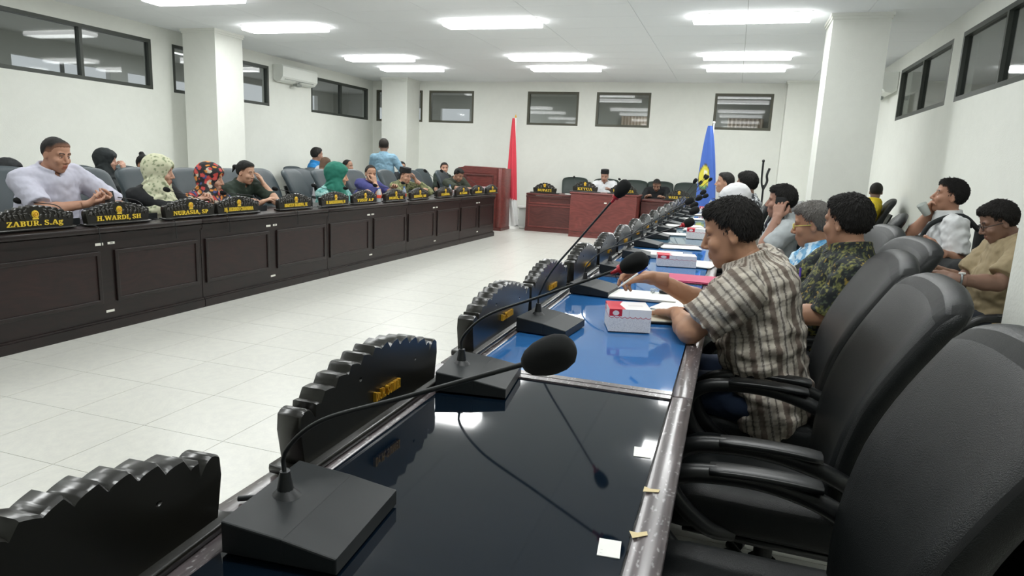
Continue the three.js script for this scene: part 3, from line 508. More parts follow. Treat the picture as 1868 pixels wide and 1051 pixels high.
// head in its own frame: faces +z, origin between the ears at eye level
const headSDF = (() => {
  const base = union([ell(0, .036, -.012, .077, .09, .093), ell(0, -.032, .022, .062, .085, .07), ell(0, -.072, .046, .040, .042, .040)], .03);
  const chin = ell(0, -.104, .066, .020, .016, .016), cheekL = ell(.040, -.026, .066, .026, .024, .022), cheekR = ell(-.040, -.026, .066, .026, .024, .022);
  const brow = cap(V(-.042, .030, .076), V(.042, .030, .076), .013, .013), fore = ell(0, .065, .05, .055, .04, .036);
  const nose = cap(V(0, .018, .088), V(0, -.027, .110), .0085, .0125), wl = ell(.013, -.034, .098, .0095, .008, .011), wr = ell(-.013, -.034, .098, .0095, .008, .011);
  const eL = ell(.031, .008, .104, .021, .013, .020), eR = ell(-.031, .008, .104, .021, .013, .020), ebL = ell(.031, .006, .078, .0145, .0125, .0125), ebR = ell(-.031, .006, .078, .0145, .0125, .0125);
  const lipU = cap(V(-.018, -.060, .090), V(.018, -.060, .090), .0075, .0075), lipL = cap(V(-.015, -.073, .089), V(.015, -.073, .089), .008, .008);
  const earL = ell(.076, -.006, -.012, .010, .030, .017), earR = ell(-.076, -.006, -.012, .010, .030, .017), hL = ell(.085, -.003, -.007, .006, .017, .009), hR = ell(-.085, -.003, -.007, .006, .017, .009);
  const neck = cap(V(0, -.06, -.03), V(0, -.17, -.045), .052, .056);
  return (x, y, z) => {
    let d = base(x, y, z); d = smin(d, chin(x, y, z), .022); d = smin(d, cheekL(x, y, z), .02); d = smin(d, cheekR(x, y, z), .02); d = smin(d, fore(x, y, z), .03); d = smin(d, brow(x, y, z), .014);
    d = smax(d, -eL(x, y, z), .012); d = smax(d, -eR(x, y, z), .012); d = Math.min(d, ebL(x, y, z), ebR(x, y, z));
    d = smin(d, nose(x, y, z), .010); d = smin(d, wl(x, y, z), .006); d = smin(d, wr(x, y, z), .006); d = smin(d, lipU(x, y, z), .007); d = smin(d, lipL(x, y, z), .007);
    let e = Math.min(smax(earL(x, y, z), -hL(x, y, z), .006), smax(earR(x, y, z), -hR(x, y, z), .006)); d = smin(d, e, .008); return smin(d, neck(x, y, z), .02);
  };
})();
const faceColor = (x, y, z) => {
  const a = Math.abs(x); if (z > .05) {
    const by = .029 + .006 * Math.sin((a - .012) / .038 * Math.PI * .8); if (a > .012 && a < .052 && Math.abs(y - by) < .0052) return [.10, .085, .08];
    const ex = (a - .031) / .0135, ey = (y - .006) / .0056; if (ex * ex + ey * ey < 1 && z > .075) { const ix = (a - .031) / .0056; return ix * ix + ey * ey * .8 < 1 ? [.03, .022, .02] : [1.25, 1.35, 1.5]; }
    if (ex * ex + Math.pow((y - .0105) / .0065, 2) < 1 && y > .008 && z > .07) return [.22, .17, .15];
    if (a < .021 && Math.abs(y + .0665) < .0145 && z > .082) return Math.abs(y + .0665) < .0017 ? [.35, .2, .18] : [.92, .62, .58];
    if (a < .011 && a > .004 && Math.abs(y + .0405) < .003 && z > .09) return [.3, .2, .18];
  }
  return [1, 1, 1];
};
const headGeo = c => cache['head' + c] ||= surfaceNet(headSDF, V(-.1, -.19, -.13), V(.1, .145, .135), c, faceColor);
function hairline(style, z) {
  const rec = style === 'receding' ? .035 : 0, K = [[-.14, -.05], [-.06, -.052], [-.028, -.026], [-.004, .026], [.012, .03], [.028, .034], [.05, .066 + rec], [.09, .086 + rec], [.14, .1 + rec]];
  for (let i = 0; i + 1 < K.length; i++) if (z <= K[i + 1][0]) { const f = Math.max(0, (z - K[i][0]) / (K[i + 1][0] - K[i][0])); return K[i][1] + (K[i + 1][1] - K[i][1]) * f; } return K[K.length - 1][1];
}
function hairGeo(style, c) {
  const key = 'hair' + style + c; if (cache[key]) return cache[key];
  const t = { short: .015, crop: .006, thick: .018, receding: .010, long: .020, bun: .015, pony: .016 }[style], cr = ell(0, .038, -.013, .078 + t * .9, .09 + t * 1.1, .092 + t * .8), fr = ell(0, .07, .052, .06 + t * .5, .042 + t, .040 + t * .8);
  const extra = []; if (style === 'long') extra.push(cap(V(0, -.02, -.06), V(0, -.30, -.09), .075, .06, V(1, 0, 0), 1.25)); if (style === 'bun') extra.push(ell(0, .15, -.05, .034, .032, .034)); if (style === 'pony') extra.push(ell(0, .045, -.14, .026, .024, .026), cap(V(0, .04, -.15), V(0, -.02, -.165), .02, .008));
  const hl = z => hairline(style, z);
  const fn = (x, y, z) => {
    let d = smin(cr(x, y, z), fr(x, y, z), .03); const hy = hl(z), tp = Math.max(0, Math.min(1, (y - hy) / .05)); d += t * .85 * (1 - tp) * (1 - tp); d += (.0016 * n3(x * 60 + y * 20, y * 18, z * 40) + .0022 * n3(x * 190, y * 60 + z * 40, z * 110)) * (style === 'crop' ? .5 : 1);
    let k = hy + .006 * n3(x * 90, z * 90, 3) - (Math.abs(x) > .055 && z > -.02 && z < .035 ? .02 : 0); d = smax(d, (k - y) * .75, .008); for (const e of extra) d = smin(d, e(x, y, z) + .004 * n3(x * 60, y * 12, z * 60), .015); return d;
  };
  return cache[key] = surfaceNet(fn, V(-.15, style === 'long' ? -.4 : -.1, -.21), V(.15, .2, .13), c);
}
const strandCache = {};
function strandGeo(style, c) { // short locks lying on the hair shell, combed away from the crown
  if (strandCache[style]) return strandCache[style];
  const base = hairGeo(style, .0045), p = base.attributes.position, nn = base.attributes.normal, r = rng(77), gs = [], pos = [], nor = [], idx = []; let n = 0;
  for (let k = 0; k < 5200; k++) {
    const i = Math.floor(r() * p.count), P = V(p.getX(i), p.getY(i), p.getZ(i)), N = V(nn.getX(i), nn.getY(i), nn.getZ(i)); if (P.y < -.07 || N.y < -.3 || (P.z > .03 && P.y < .085) || (Math.abs(P.x) > .055 && P.z > -.02 && P.y < .04)) { if (r() < .72) continue; }
    const away = P.clone().sub(V(.015, .13, -.055)); if (P.z > .02) away.x *= .6; away.add(V((r() - .5) * .06, -.03 + (r() - .5) * .02, (r() - .5) * .06)); const T = away.addScaledVector(N, -away.dot(N)).normalize(), S = T.clone().cross(N).normalize(), L = (style === 'crop' ? .008 : .017) * (.7 + r() * .7), w = .0016 + r() * .0012, lift = (style === 'crop' ? .0015 : .004) * r();
    const A = P.clone().addScaledVector(N, -.002), B = P.clone().addScaledVector(T, L * .55).addScaledVector(N, .0016 + lift * .6), C = P.clone().addScaledVector(T, L).addScaledVector(N, -.001 + lift), ring = [[A, w], [B, w * .8]];
    for (const [q, ww] of ring) for (const [a, b] of [[1, 0], [0, 1], [-1, 0]]) { pos.push(q.x + S.x * ww * a + N.x * ww * b, q.y + S.y * ww * a + N.y * ww * b, q.z + S.z * ww * a + N.z * ww * b); const m = S.clone().multiplyScalar(a).addScaledVector(N, b + .4).normalize(); nor.push(m.x, m.y, m.z); }
    pos.push(C.x, C.y, C.z); nor.push(N.x, N.y, N.z); idx.push(n, n + 3, n + 1, n + 1, n + 3, n + 4, n + 1, n + 4, n + 2, n + 2, n + 4, n + 5, n + 3, n + 6, n + 4, n + 4, n + 6, n + 5); n += 7;
  }
  const g = new THREE.BufferGeometry(); g.setAttribute('position', new THREE.Float32BufferAttribute(pos, 3)); g.setAttribute('normal', new THREE.Float32BufferAttribute(nor, 3)); g.setIndex(idx); return strandCache[style] = g;
}
function hijabFn(front) { // headscarf with drape
  const cr = ell(0, .04, -.02, .099, .112, .122), nk = cap(V(0, -.04, -.015), V(0, -.15, -.01), .088, .095), dr = cap(V(0, -.15, -.01), V(0, -.30, .03), .10, .15, V(1, 0, 0), 1.3), face = ell(0, -.018, .115, .058, .084, .075), fore = ell(0, .07, .03, .085, .05, .075);
  return (x, y, z) => { let d = smin(smin(smin(cr(x, y, z), fore(x, y, z), .03), nk(x, y, z), .05), dr(x, y, z), .06); d += .006 * Math.sin(x * 40 + y * 55 + 4 * n3(x * 6, y * 6, z * 6)) * Math.min(1, Math.max(0, -y * 8 + .2)) + .003 * n3(x * 20, y * 20, z * 20); d = smax(d, -face(x, y, z), .012); return smax(d, -(y + .36), .01); };
}
// hand: wrist at origin, fingers along +z, palm towards -y, thumb on side s*x
function handGeo(s, curl, c, pinch) {
  const key = `hand${s}${curl}${c}${pinch || 0}`; if (cache[key]) return cache[key];
  const fs = []; const bx4 = [.030, .010, -.010, -.029].map(v => v * s), ln = [.070, .079, .073, .056];
  fs.push(cap(V(0, 0, -.04), V(0, 0, .01), .0255, .024, V(1, 0, 0), 1.25));
  const palm = [0, 1, 2, 3].map(i => cap(V(bx4[i] * .55, 0, .015), V(bx4[i], 0, .082 - (i === 3 ? .01 : 0)), .0135, .0115)); fs.push(union(palm, .012)); fs.push(ell(s * .022, -.008, .035, .016, .013, .028));
  const fingers = [];
  for (let i = 0; i < 4; i++) { let p = V(bx4[i], 0, .084 - (i === 3 ? .01 : 0)), a = 0; const r = [.0092, .0094, .009, .0078][i], cc = curl * (pinch && i < 2 ? .75 : 1 + i * .06), chain = []; for (let j = 0; j < 3; j++) { a += cc * [.75, 1.05, .7][j]; const l = ln[i] * [.46, .30, .24][j], q = p.clone().add(V((i - 1.5) * -.002 * s, -Math.sin(a) * l, Math.cos(a) * l)); chain.push(cap(p, q, r * (1 - .08 * j), r * (1 - .08 * (j + 1)))); p = q; } fingers.push(union(chain, .004)); }
  let p = V(s * .024, -.006, .02); const td = V(s * (.62 - curl * .25), -.25 - curl * .3, .62).normalize(), q = p.clone().addScaledVector(td, .045), r2 = q.clone().addScaledVector(V(s * (.25 - curl * .4), -.2 - curl * .35, .8).normalize(), .034), r3 = r2.clone().addScaledVector(V(s * (.05 - curl * .3), -.2 - curl * .4, .85).normalize(), .024);
  fingers.push(union([cap(p, q, .014, .0115), cap(q, r2, .0115, .010), cap(r2, r3, .010, .008)], .006));
  const pf = union(fs, .012), fn = (x, y, z) => { let d = pf(x, y, z); for (const f of fingers) { const e = f(x, y, z); d = Math.min(d, smin(pf(x, y, z), e, .007), e); } return d; };
  return cache[key] = surfaceNet(fn, V(-.075, -.11, -.05), V(.075, .04, .18), c, () => [1, 1, 1]);
}
function placeGeo(g, mat4) { const h = g.clone(); h.applyMatrix4(mat4); return h; }
function basis(x, y, z, o) { return new THREE.Matrix4().makeBasis(x, y, z).setPosition(o); }
const skinTones = [0xb98463, 0xa8744f, 0xc99a7c, 0x8f5f43, 0xd3a68b, 0x7b5138];
const dir2 = yaw => V(Math.sin(yaw * DEG), 0, Math.cos(yaw * DEG));
function ik(S, W, L1, L2, hint) { const d = W.clone().sub(S); let l = d.length(); const mx = (L1 + L2) * .985; if (l > mx) { W = S.clone().addScaledVector(d, mx / l); d.setLength(mx); l = mx; } const a = (L1 * L1 - L2 * L2 + l * l) / (2 * l), hgt = Math.sqrt(Math.max(0, L1 * L1 - a * a)), u = d.clone().normalize(), h = hint.clone().addScaledVector(u, -hint.dot(u)).normalize(); return [S.clone().addScaledVector(u, a).addScaledVector(h, hgt), W]; }
/* spec: head [x,y,z] world head centre, hip [x,z], seat height, body yaw, face yaw/pitch/roll, hands */
function person(o) {
  const s = o.s || 1.06, g = thing('person', o.label, 'person', [o.hip[0], 0, o.hip[1]], 0, o.group), O = V(o.hip[0], 0, o.hip[1]), loc = a => V(a[0], a[1], a[2]).sub(O);
  const fw = dir2(o.yaw), lf = V(fw.z, 0, -fw.x); // left of the body
  const stand = !!o.stand, hipH = stand ? .88 * s : (o.seat || .50) + .075 * s, P = V(0, hipH, 0), Hc = loc(o.head);
  const hf = dir2(o.faceYaw), hl0 = V(hf.z, 0, -hf.x), R = new THREE.Matrix4().makeBasis(hl0, V(0, 1, 0), hf).multiply(new THREE.Matrix4().makeRotationX(-(o.pitch || 0) * DEG)).multiply(new THREE.Matrix4().makeRotationZ((o.roll || 0) * DEG));
  const hs = s * (o.hs || (o.hijab ? 1.02 : .9)), hm = R.clone().scale(V(hs, hs, hs)).setPosition(Hc), hp = (x, y, z) => V(x, y, z).applyMatrix4(hm);
  const nb = hp(0, -.128, -.05), N = nb.clone().addScaledVector(P.clone().sub(nb).normalize(), .018 * s), up = N.clone().sub(P).normalize(), tw = o.twist ? lf.clone().applyAxisAngle(V(0, 1, 0), o.twist * DEG) : lf.clone();
  const side = tw.addScaledVector(up, -tw.dot(up)).normalize(), front = side.clone().cross(up).normalize(), at = (a, b, c) => P.clone().lerp(N, b).addScaledVector(side, a * s).addScaledVector(front, c * s);
  const fat = o.fat || 1, sw = (o.sw || .178), SL = at(sw, o.sh || .93, -.005), SR = at(-sw, o.sh || .93, -.005), UA = .285 * s, FA = .25 * s;
  const arms = {}; for (const [k, S, sg] of [['L', SL, 1], ['R', SR, -1]]) {
    const h = o['hand' + k] || {}; let W = h.at ? loc(h.at) : at(sg * .16, 0, .38).setY(.60 * s), E;
    if (h.elbow) E = loc(h.elbow); else { const hint = h.hint ? V(...h.hint) : V(0, -1, 0).addScaledVector(side, sg * .55).addScaledVector(front, -.35); [E, W] = ik(S, W, UA, FA, hint); }
    arms[k] = { S, E, W, sg, h };
  }
  const HL = at(.088, 0, .0), HR = at(-.088, 0, .0), lr = [];
  for (const [H, sg] of [[HL, 1], [HR, -1]]) { if (stand) { const K = H.clone().addScaledVector(fw, .015).setY(.47 * s).addScaledVector(lf, sg * .01), A = K.clone().addScaledVector(fw, -.03).setY(.08 * s); lr.push([H, K, A, A.clone().addScaledVector(fw, .17 * s).setY(.035)]); } else { const K = H.clone().addScaledVector(fw, (o.thigh || .40) * s).addScaledVector(lf, sg * .035).setY((o.seat || .5) + .045), A = K.clone().addScaledVector(fw, o.shin || .03).setY(.09), T = A.clone().addScaledVector(fw, .16 * s).setY(.04); lr.push([H, K, A, T]); } }
  const c = o.cell || .013, hc = o.headCell || .0075, ctr = (a, b, t) => a.clone().lerp(b, t);
  // body (skin): trunk, arms, legs, with head and hands of finer mesh
  const trunk = [cap(at(0, .02, 0), at(0, .45, .0), .115 * s * fat, .105 * s * fat, side, 1.28), cap(at(0, .45, .0), at(0, .86, -.005), .105 * s * fat, .098 * s * fat, side, 1.42), cap(SL.clone().addScaledVector(side, -.03 * s), SR.clone().addScaledVector(side, .03 * s), .056 * s, .056 * s), cap(at(0, .9, -.005), hp(0, -.1, -.04), .06 * s, .05 * s)];
  const armF = k => { const a = arms[k]; return [cap(a.S, ctr(a.S, a.E, .5), .048 * s, .045 * s), cap(ctr(a.S, a.E, .5), a.E, .045 * s, .037 * s), cap(a.E, ctr(a.E, a.W, .3), .038 * s, .04 * s), cap(ctr(a.E, a.W, .3), a.W, .04 * s, .0265 * s)]; };
  const legF = lr.flatMap(([H, K, A, T]) => [cap(H, K, .084 * s, .058 * s), cap(K, ctr(K, A, .35), .056 * s, .056 * s), cap(ctr(K, A, .35), A, .056 * s, .036 * s), cap(A, T, .036 * s, .03 * s)]);
  const bf = union([...trunk, ...armF('L'), ...armF('R'), ...legF], .025), bb = new THREE.Box3(); for (const p of [SL, SR, N, P, ...lr.flat(), arms.L.E, arms.L.W, arms.R.E, arms.R.W]) bb.expandByPoint(p); bb.expandByScalar(.19 * s); bb.max.y = Math.max(bb.max.y - .1, N.y + .06);
  const gs = [surfaceNet(bf, bb.min, bb.max, Math.max(c, .012), () => [1, 1, 1])];
  gs.push(placeGeo(headGeo(hc), hm));
  for (const k of ['L', 'R']) { const a = arms[k], h = a.h; const z = h.dir ? V(...h.dir).normalize() : a.W.clone().sub(a.E).normalize(), pn = h.palm ? V(...h.palm) : V(0, -1, 0).addScaledVector(side, -a.sg * .3), y = pn.addScaledVector(z, -pn.dot(z)).normalize().negate(), x = y.clone().cross(z); a.hm = basis(x, y, z, a.W).scale(V(s, s, s)); gs.push(placeGeo(handGeo(-a.sg === 1 ? 1 : -1, h.curl === undefined ? .35 : h.curl, o.handCell || .0062, h.pinch), a.hm)); }
  const skin = phy(new THREE.Color(o.skin || skinTones[0]).lerp(new THREE.Color(0xebe1d7), .10), .55, { vertexColors: true, sheen: .15 }); part('body', mergeIdx(gs), skin, g);
  // shirt
  const e = o.loose || .014, slv = o.sleeve === undefined ? .72 : o.sleeve, coat = [cap(at(0, o.hem === undefined ? -.06 : o.hem, .0), at(0, .45, .004), .122 * s * fat + e, .108 * s * fat + e, side, 1.3), cap(at(0, .45, .004), at(0, .86, -.002), .108 * s * fat + e, .1 * s * fat + e * .6, side, 1.43), cap(SL.clone().addScaledVector(side, -.03 * s), SR.clone().addScaledVector(side, .03 * s), .06 * s + e * .5, .06 * s + e * .5), cap(SL.clone().lerp(N, .25), at(0, .94, -.012), .05 * s, .052 * s), cap(SR.clone().lerp(N, .25), at(0, .94, -.012), .05 * s, .052 * s)];
  if (o.hunch) coat.push(cap(at(0, .5, -.03), at(0, .84, -.045), .10 * s, .10 * s, side, 1.35));
  if (o.belly) coat.push(cap(at(0, .18, .05), at(0, .4, .05), .125 * s, .12 * s, side, 1.2));
  const cf = union(coat, .04), sl = ['L', 'R'].map(k => { const a = arms[k], f1 = Math.min(1, slv), up1 = cap(a.S, ctr(a.S, a.E, f1), .057 * s + e, .052 * s + e * (slv < 1 ? 1.3 : .8)), d1 = a.E.clone().sub(a.S).normalize(), cp = ctr(a.S, a.E, f1); if (slv <= 1) return (x, y, z) => smax(up1(x, y, z), (x - cp.x) * d1.x + (y - cp.y) * d1.y + (z - cp.z) * d1.z, .006); const f2 = slv - 1, lo = cap(a.E, ctr(a.E, a.W, f2), .048 * s + e * .8, .036 * s + e * .6), d2 = a.W.clone().sub(a.E).normalize(), c2 = ctr(a.E, a.W, f2), lo2 = (x, y, z) => smax(lo(x, y, z), (x - c2.x) * d2.x + (y - c2.y) * d2.y + (z - c2.z) * d2.z, .006); return (x, y, z) => smin(up1(x, y, z), lo2(x, y, z), .03); });
  const neckCut = cap(at(0, .97, .012), hp(0, -.02, -.02), .060 * s, .066 * s), vcut = o.collar === false ? null : cap(at(0, 1.06, .075), at(0, .95, .10), .024 * s, .008), collarT = (() => { const ax = hp(0, -.06, -.03).sub(N).normalize(), C = at(0, 1.05, .014); return (x, y, z) => { const px = x - C.x, py = y - C.y, pz = z - C.z, h = px * ax.x + py * ax.y + pz * ax.z, r = Math.sqrt(Math.max(0, px * px + py * py + pz * pz - h * h)); const a = r - .071 * s - Math.max(0, .012 - h) * .25, b = Math.max(Math.abs(h) - .023, 0); return Math.sqrt(a * a + b * b) - .011; }; })();
  const fold = o.fold === undefined ? .005 : o.fold, fnS = (x, y, z) => { let d = smin(smin(cf(x, y, z), sl[0](x, y, z), .03), sl[1](x, y, z), .03); if (d > .06) return d; d += fold * (n3(x * 9, y * 14, z * 9) + .6 * n3(x * 22 + 5, y * 16, z * 22)); if (o.collar !== false) d = smin(d, collarT(x, y, z), .012); d = smax(d, -neckCut(x, y, z), .008); if (vcut) d = smax(d, -vcut(x, y, z), .006); if (o.cutY) d = Math.max(d, o.cutY - y); return d; };
  const sb = new THREE.Box3(); for (const p of [SL, SR, N, P, arms.L.E, arms.R.E, ...(slv > 1 ? [arms.L.W, arms.R.W] : [])]) sb.expandByPoint(p); sb.expandByScalar(.21 * s); sb.max.y = N.y + .12; 
  const frame = (x, y, z) => { // cloth coordinates: which panel, across, along
    const p = V(x, y, z); let best = ['t', 0, 0], bd = cf(x, y, z); for (const [i, k] of [[0, 'L'], [1, 'R']]) { const d = sl[i](x, y, z); if (d < bd - .004) { bd = d; const a = arms[k], ax = a.E.clone().sub(a.S), l = ax.length(); ax.divideScalar(l); const q = p.clone().sub(a.S), t = q.dot(ax), r = q.addScaledVector(ax, -t), u = up.clone().addScaledVector(ax, -up.dot(ax)).normalize(), w = ax.clone().cross(u); best = [k, Math.atan2(r.dot(w), r.dot(u)) * .065, t]; } }
    if (best[0] === 't') { const q = p.clone().sub(P), v = q.dot(up), a = q.dot(side), f = q.dot(front); best = ['t', Math.atan2(a, f * 1.35) * .155, v]; } return best;
  };
  const col = o.cloth || (() => [.5, .5, .5]), sg = surfaceNet(fnS, sb.min, sb.max, o.shirtCell || c, (x, y, z) => { const f = frame(x, y, z); return col(f[1], f[2], f[0], x, y, z); });
  part(o.clothName || 'shirt', sg, std(0xffffff, .85, { vertexColors: true }), g, o.clothLabel);
  // trousers and shoes
  if (o.legs !== false) {
    const tf = union([cap(at(0, .0, 0), at(0, .12, 0), .12 * s * fat, .118 * s * fat, side, 1.3), ...lr.flatMap(([H, K, A]) => [cap(H, K, .094 * s, .07 * s), cap(K, A.clone().lerp(K, .12), .068 * s, .056 * s)])], .03), tb = new THREE.Box3(); for (const p of [P, ...lr.flat()]) tb.expandByPoint(p); tb.expandByScalar(.19 * s); tb.min.y = .04;
    part('trousers', surfaceNet((x, y, z) => tf(x, y, z) + .004 * n3(x * 12, y * 12, z * 12), tb.min, tb.max, Math.max(c, .014)), std(o.trousers || 0x23262c, .85), g);
    for (const [H, K, A, T] of lr) { const a = A.clone().setY(.045), f = cap(a.clone().addScaledVector(fw, -.03), T.clone().addScaledVector(fw, .02), .044, .04); const b2 = new THREE.Box3().expandByPoint(a).expandByPoint(T).expandByScalar(.11); part('shoe', surfaceNet((x, y, z) => smax(f(x, y, z), -y + .002, .006), b2.min, b2.max, .013), M.black, g); }
  }
  // hair, headscarf, cap
  if (o.hair) { // thin growth at the hairline lets the scalp through
    const hcol = lin(o.hairColor || 0x14120f), scol = [skin.color.r * .5, skin.color.g * .45, skin.color.b * .42], wd = o.hair === 'crop' ? .05 : .016, dens = (x, y, z) => { const f = Math.max(0, Math.min(1, (y - hairline(o.hair, z) + .004 * n3(x * 130, y * 130, z * 130)) / wd)), k = f * f * (3 - 2 * f); return hcol.map((v, i) => scol[i] + (v - scol[i]) * k); };
    const hg = [paint(hairGeo(o.hair, o.hairCell || hc).clone(), dens)]; if (o.strands) hg.push(paint(strandGeo(o.hair, hc).clone(), () => hcol)); part('hair', mergeIdx(hg.map(q => placeGeo(q, hm))), std(0xffffff, .8, { vertexColors: true }), g); }
  if (o.hijab) { const f = hijabFn(), lg = surfaceNet(f, V(-.26, -.38, -.2), V(.26, .18, .24), o.hairCell || .008, o.hijab); part('headscarf', placeGeo(lg, hm), std(0xffffff, .8, { vertexColors: true }), g); }
  if (o.peci) { const pr = [[0, .085], [.084, .082], [.088, .078], [.093, .0], [.090, -.004], [.086, .0], [.084, .07], [0, .075]].map(p => new THREE.Vector2(p[0], p[1])); const pg = merge([new THREE.LatheGeometry(pr, 28).scale(1, 1, 1.22)]).translate(0, .072, -.012).rotateX(-.08); part('cap', placeGeo(pg, hm), std(0x0d0e10, .8), g, 'black velvet cap'); }
  if (o.glasses) { const gg = []; for (const sd of [-1, 1]) { gg.push(new THREE.TorusGeometry(.021, .0022, 6, 20).scale(1.12, .8, 1).translate(sd * .032, .004, .101), bar([sd * .056, .008, .1], [sd * .082, .006, .0], .0024, 6)); } gg.push(bar([-.01, .008, .104], [.01, .008, .104], .0022, 6)); part('glasses', placeGeo(merge(gg), hm), std(o.glasses, .35), g); }
  g.userData.rig = undefined; delete g.userData.rig;
  const toW = v => v.clone().add(O).toArray(); return { g, arms, hm, O, at: (a, b, cc) => toW(at(a, b, cc)), palm: (k, x, y, z) => toW(V(x, y, z).applyMatrix4(arms[k].hm)), headPt: (x, y, z) => toW(hp(x, y, z)), front, side, up };
}
function mergeIdx(gs) { return mergeGeometries(gs.map(g => { const o = new THREE.BufferGeometry(); o.setAttribute('position', g.attributes.position); o.setAttribute('normal', g.attributes.normal); o.setAttribute('color', g.attributes.color); o.setIndex(g.index); return o; })); }
// cloth prints
const plain = (h, v = .06) => { const c = lin(h); return (u, w, k, x, y, z) => { const m = 1 + v * n3(x * 30, y * 30, z * 30); return [c[0] * m, c[1] * m, c[2] * m]; }; };
const print = (base, spots, f = 18, th = .15) => { const b = lin(base), sp = spots.map(lin); return (u, w, k, x, y, z) => { for (let i = 0; i < sp.length; i++) { const q = n3(u * f + 9 * i, w * f - 4 * i, 3.1 * i + (k === 't' ? 0 : 7)) + .35 * n3(u * f * 2.6, w * f * 2.6, i + 20); if (q > th + .1 * i) return sp[i]; } return b; }; };
// ---------- the people ----------
const GP = 'people seated behind the right desks', GQ = 'people seated behind the left desks', GS = 'people along the left wall', GT = 'people along the right wall';
const plaid = (u, w, k) => {
  const md = (a, b) => ((a % b) + b) % b, U = k === 't' ? u : w + .02, W = k === 't' ? w : u + .03; let c = [.60, .55, .47]; const mul = (f, t) => { c = c.map((v, i) => v * (1 - f) + t[i] * f); };
  const b = md(W, .105); if (b < .03) mul(.42, [.20, .16, .13]); if (Math.abs(b - .06) < .003 || Math.abs(b - .078) < .003) mul(.45, [.12, .09, .08]);
  const m = md(U + .01, .088); if (m < .021) mul(.82, [.105, .07, .055]); else if (m > .032 && m < .05) mul(.25, [.75, .72, .68]); if (Math.abs(m - .040) < .0032 || Math.abs(m - .066) < .0032) mul(.8, [.06, .045, .04]); return c;
};
const batik = (u, w, k, x, y, z) => { const q = n3(u * 15, w * 15, k === 't' ? 0 : 6), r = 1 - Math.abs(n3(u * 34 + 3, w * 34, 2)) , v = n3(u * 60, w * 60, 8); if (q > .12 && r > .62) return v > .1 ? [.22, .21, .06] : [.10, .11, .04]; if (q < -.55 && r > .8) return [.33, .24, .05]; if (v > .55) return [.06, .08, .05]; return [.012, .016, .018]; };
const R0 = person({ label: 'man in brown plaid short-sleeved shirt holding a pen at the blue desk', group: GP, hip: [.205, -2.62], head: [.012, 1.175, -2.58], s: 1.07, hs: .895, yaw: -106, twist: 0, hunch: true, fat: 1.06, faceYaw: -95, pitch: -15, skin: 0xa9744f, strands: 1, hair: 'short', hairColor: 0x15120f, cell: .011, headCell: .0032, hairCell: .0036, handCell: .0036, shirtCell: .0045, cloth: plaid, sleeve: .80, loose: .02, fold: .008, hem: -.1, trousers: 0x20304a, clothLabel: 'brown and cream plaid shirt',
  handL: { at: [-.16, .848, -2.62], elbow: [-.095, .842, -2.36], dir: [-.6, -.12, -.55], palm: [0, -1, .1], curl: .22 }, handR: { at: [-.262, .965, -2.70], elbow: [-.035, .845, -2.82], dir: [-1, .05, .12], palm: [.2, -.75, .6], curl: .75, pinch: 1 } });
const R1 = person({ label: 'man in black shirt with gold leaf print leaning back in his chair', group: GP, hip: [.40, -3.36], head: [.50, 1.193, -3.3], s: 1.08, hs: .87, yaw: -88, faceYaw: -134, pitch: -2, skin: 0x9c6a48, strands: 1, hair: 'thick', hairColor: 0x0f0d0b, headCell: .004, hairCell: .0045, handCell: .0045, shirtCell: .006, cell: .012, sleeve: .95, loose: .018, fold: .006, cloth: batik, trousers: 0x22261f, clothLabel: 'black shirt with gold leaf print',
  handL: { at: [.20, .80, -3.12], elbow: [.44, .80, -3.12], palm: [0, -1, 0], curl: .3 }, handR: { at: [.05, .82, -3.5], curl: .4 } });
person({ label: 'grey-haired man with yellow-framed glasses in pale blue shirt', group: GP, hip: [.45, -4.16], head: [.446, 1.125, -4.1], s: 1.06, yaw: -90, faceYaw: -100, pitch: -10, skin: 0xa87350, strands: 1, hair: 'short', hairColor: 0x6d6a66, headCell: .004, hairCell: .005, handCell: .005, shirtCell: .008, sleeve: .8, glasses: 0xd9cf6a, cloth: print(0x7fb4d8, [0xcfe4f2, 0x4d93c4], 16, .12), fold: .008, handL: { at: [.20, .83, -3.92], elbow: [.39, .82, -3.84], curl: .3 }, handR: { at: [.1, .83, -4.3] } });
const R3 = person({ label: 'man in light grey shirt holding a phone to his ear', group: GP, hip: [.32, -5.2], head: [.336, 1.203, -5.15], s: 1.04, hs: .86, yaw: -86, faceYaw: -98, pitch: 0, skin: 0x94634a, strands: 1, hair: 'thick', headCell: .005, handCell: .005, shirtCell: .009, sleeve: .8, cloth: plain(0xaeb4b6), handL: { at: [.31, 1.10, -4.99], elbow: [.23, .86, -4.90], dir: [.1, .9, -.3], palm: [.3, .1, -.9], curl: .55 }, handR: { at: [.02, .84, -5.35] } });
person({ label: 'woman in a white headscarf behind the plaid-shirt man', group: GP, hip: [.24, -6.0], head: [.02, 1.16, -5.95], s: 1.0, yaw: -90, faceYaw: -110, pitch: -12, skin: 0xb98463, headCell: .008, cloth: plain(0xb9b4a8), sleeve: 1.8, hijab: () => [.82, .82, .83], collar: false });
person({ label: 'dark-haired man in black and white patterned shirt, head turned away', group: GP, hip: [.24, -7.2], head: [.126, 1.277, -7.18], s: 1.1, yaw: -90, faceYaw: -128, skin: 0x8a5d44, strands: 1, hair: 'short', headCell: .007, cloth: print(0x23262a, [0xc9cdd0], 24, .05), sleeve: .8 });
person({ label: 'bearded man in far profile with white collar', group: GP, hip: [.22, -8.72], head: [-.104, 1.262, -8.7], s: 1.08, yaw: -90, faceYaw: -88, pitch: 4, skin: 0xb07d5e, hair: 'short', headCell: .007, cloth: plain(0xd9d9d6), sleeve: 1.8 });
